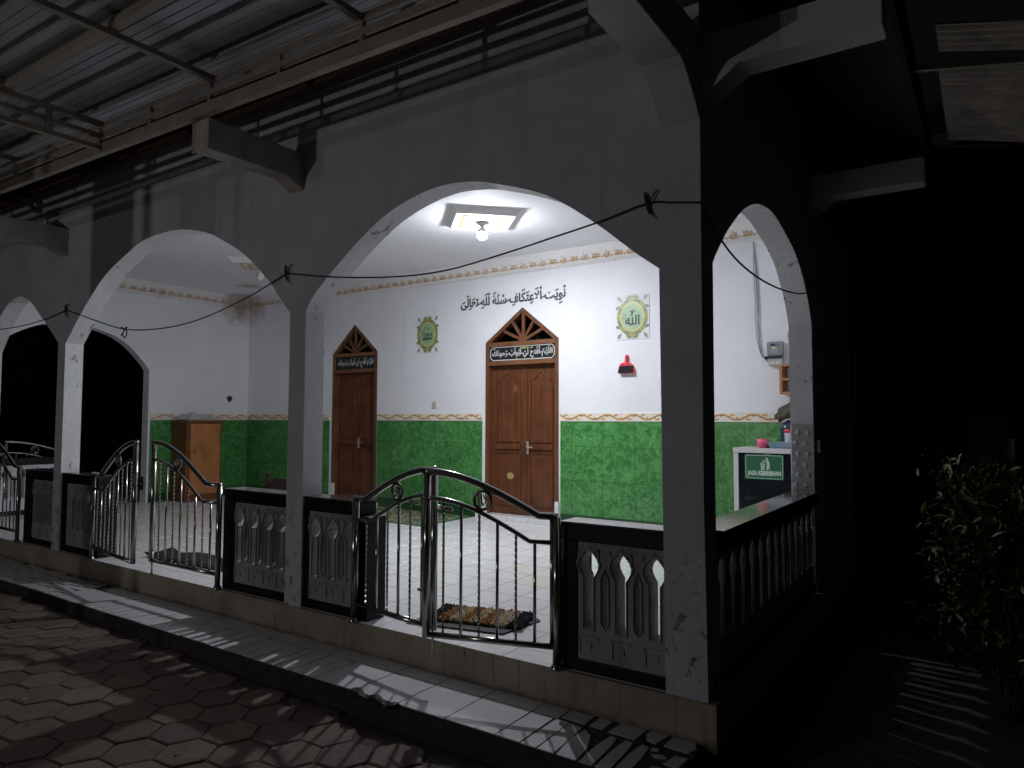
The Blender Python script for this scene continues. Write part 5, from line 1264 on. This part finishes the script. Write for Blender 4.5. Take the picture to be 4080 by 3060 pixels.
kb = MB(); random.seed(8)
kb.box(-13.2, -.008, -.505, -.013, -.45, -.2075)
o = structure(kb.build('kerb', M['kerb'], bevel=.006))
structure(MB().box(-13.2, -.012, -.498, -.0125, -.2074, -.2045).build('path_bedding', M['mortar']))
# the tiled apron: two rows of white glazed tile, broken pieces toward both ends
ap = MB(); random.seed(14)
def quad(pts, z=-.199): ap.prism(pts, z - .005, z, 'xy')
g_ = .0045
def rect(x0, x1, y0, y1, jit=0):
    j = lambda: random.uniform(-jit, jit)
    quad([(x0 + g_ + j(), y0 + g_ + j()), (x1 - g_ + j(), y0 + g_ + j()), (x1 - g_ + j(), y1 - g_ + j()), (x0 + g_ + j(), y1 - g_ + j())], -.199 + random.uniform(-.0008, .0008))
YO, YM, YI = -.500, -.153, -.016
for a, b in ((-2.26, -1.915), (-1.915, -1.575), (-1.575, -1.235), (-1.235, -.905)): rect(a, b, YO, YM, .001); rect(a, b, YM, YI, .001)
# near broken strips
rect(-.905, -.76, YO, YM - .004, .003)
quad([(-.752, YO), (-.665, YO), (-.668, -.165), (-.745, -.16)]); quad([(-.655, YO), (-.565, YO), (-.585, -.18), (-.66, -.17)])
quad([(-.550, YO), (-.445, YO), (-.46, -.36), (-.505, -.24), (-.56, -.195), (-.575, -.30)])
rect(-.905, -.74, YM, YI, .003); rect(-.735, -.585, -.140, YI, .006)
for x_ in (-.43, -.345, -.262):
    quad([(x_, YO), (x_ + .066, YO), (x_ + .058, -.30), (x_ + .045, -.19), (x_ + .005, -.18), (x_ - .005, -.32)])
quad([(-.565, -.135), (-.49, -.14), (-.485, YI - .01), (-.56, YI)]); quad([(-.455, -.145), (-.31, -.15), (-.30, YI), (-.44, YI)])
quad([(-.285, -.06), (-.26, -.12), (-.205, -.135), (-.185, YI), (-.28, YI)]); quad([(-.165, -.13), (-.04, -.14), (-.02, -.08), (-.05, YI), (-.16, YI)])
quad([(-.165, YO), (-.02, YO), (-.02, -.33), (-.13, -.35)]); quad([(-.18, -.25), (-.14, -.22), (-.105, -.245), (-.15, -.27)]); quad([(-.10, -.30), (-.03, -.31), (-.02, -.19), (-.08, -.20)])
quad([(-.205, -.185), (-.165, -.175), (-.17, -.20), (-.20, -.21)])
# strips left of the big tiles: a regular inner row and narrow cuttings outside
x_ = -2.26
for w in (.10, .13, .14, .085, .15, .11, .14, .17, .13, .16, .14, .12, .16, .11, .17, .13, .12, .15, .16, .15, .13, .16, .14, .16, .15):
    rect(x_ - w, x_, YO, YM + random.uniform(-.01, .004), .004); x_ -= w
xe = x_
x_ = -2.26
for w in (.26, .33, .30, .34, .22, .35, .30, .28, .34, .33, .30, .34):
    if x_ - w < xe - .1: break
    if random.random() < .45: rect(x_ - w, x_, YM, YM + .06, .004); rect(x_ - w, x_, YM + .06, YI, .004)
    else: rect(x_ - w, x_, YM, YI, .004)
    x_ -= w
# crazy paving of shards further left
x_ = xe
while x_ > -12.5:
    w = random.uniform(.12, .2); y_ = YO
    while y_ < YI - .05:
        h = random.uniform(.09, .16); y2 = min(y_ + h, YI); j = lambda: random.uniform(.004, .020)
        quad([(x_ - w + j(), y_ + j()), (x_ - j(), y_ + j()), (x_ - j() + .01, y2 - j()), (x_ - w * .5, y2 - .004), (x_ - w + j(), y2 - j())]); y_ = y2
    x_ -= w
structure(ap.build('tiled_path', M['apron']))
# torn black strip hanging over the kerb
ts = MB(); random.seed(31); n1, n2 = 26, 8; vs = []
for i in range(n1 + 1):
    u = i / n1; x_ = -1.93 + .37 * u; w_ = .018 + .014 * abs(math.sin(u * 9)) + random.uniform(0, .006); zc_ = -.203 - .012 * u + .010 * math.sin(u * 14)
    for k in range(n2):
        a = 2 * PI * k / n2; vs.append((x_, -.508 + w_ * math.cos(a) * 1.0 + random.uniform(-.003, .003), zc_ + .55 * w_ * math.sin(a) + random.uniform(-.002, .002)))
ts.add(vs, [(i * n2 + k, i * n2 + (k + 1) % n2, (i + 1) * n2 + (k + 1) % n2, (i + 1) * n2 + k) for i in range(n1) for k in range(n2)] + [tuple(range(n2)), tuple(n1 * n2 + k for k in range(n2))])
tag(ts.build('torn_rubber_strip', M['rubber']), 'torn lumpy black rubber strip lying on the kerb edge', 'rubber strip')
# litter on the yard
random.seed(6)
for k, (x_, y_, lab, mm, nm_, cat) in enumerate(((-2.26, -1.36, 'green leaf fallen on the pavers, nearest to the kerb', 'leaf_old', 'fallen_leaf', 'leaf'), (-3.25, -1.63, 'green leaf fallen on the pavers near the left bottom corner', 'leaf_old', 'fallen_leaf', 'leaf'),
                                       (-2.25, -1.57, 'white scrap lying on a paver in the yard', 'litter', 'paper_scrap', 'scrap'), (-3.62, -1.52, 'tiny pale scrap on the pavers at the far left', 'litter', 'paper_scrap', 'scrap'))):
    m = MB(); a = random.uniform(0, 3); L_ = .045 if 'leaf' in nm_ else .030
    pts = [(-1, 0, 0), (-.3, .42, .12), (.5, .3, .10), (1, 0, .05), (.5, -.3, .02), (-.3, -.4, .04)]
    m.add([(x_ + L_ / 2 * (p * math.cos(a) - q * math.sin(a)), y_ + L_ / 2 * (p * math.sin(a) + q * math.cos(a)), zp(x_) + .008 + r * .05) for p, q, r in pts], [(0, 1, 2, 3, 4, 5)])
    tag(m.build(nm_, M[mm]), lab, cat)

# dark house added to hide the sky glow; hall beyond the far left arches
nh = empty('backdrop_house', (1.0, 12.0, -.38), 'added dark house wall hiding the sky behind the tank', 'house')
MB().box(-6.0, 9.0, 0, .25, 0, 7.0).build('backdrop_wall', mat('dark_backdrop', (.045, .045, .05), .9, var=.4, vscale=3), nh)
MB().add([(-6.6, -.9, 6.9), (9.6, -.9, 6.9), (9.6, 3.0, 9.0), (-6.6, 3.0, 9.0)], [(0, 1, 2, 3)]).build('backdrop_roof', M['rooftile'], nh)
MB().box(.2, 1.0, -.02, -.002, 0, 2.0).build('backdrop_door', M['wood_dark'], nh)
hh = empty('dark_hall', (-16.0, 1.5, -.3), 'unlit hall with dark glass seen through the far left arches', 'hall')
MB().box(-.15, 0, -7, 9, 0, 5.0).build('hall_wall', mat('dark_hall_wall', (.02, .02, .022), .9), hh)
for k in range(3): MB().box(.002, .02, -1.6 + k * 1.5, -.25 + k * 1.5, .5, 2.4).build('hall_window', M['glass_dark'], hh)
# ------------------------------------------------------------------ light
w = bpy.data.worlds.new('World'); sc.world = w; w.use_nodes = True
wn = w.node_tree
bgn = wn.nodes['Background']
bgn.inputs['Color'].default_value = (0.80, 0.90, 1.0, 1); bgn.inputs['Strength'].default_value = 0.0026
def point(name, loc, power, col, radius):
    l = bpy.data.lights.new(name, 'POINT'); l.energy = power; l.color = col; l.shadow_soft_size = radius
    o = bpy.data.objects.new(name, l); COL.objects.link(o); o.location = loc; return o
point('yard_lamp', (-4.25, -7.9, 1.95), 108, (0.98, 0.95, 0.98), .05)
point('street_lamp_light', (-6.6, -14.0, 3.25), 105, (1.0, 0.95, 0.90), .06)

sc.view_settings.view_transform = 'Standard'; sc.view_settings.look = 'None'
sc.view_settings.exposure = 0; sc.view_settings.gamma = 1
sc.cycles.use_denoising = True
sc.cycles.max_bounces = 8; sc.cycles.diffuse_bounces = 7; sc.cycles.glossy_bounces = 4
sc.cycles.sample_clamp_indirect = 6
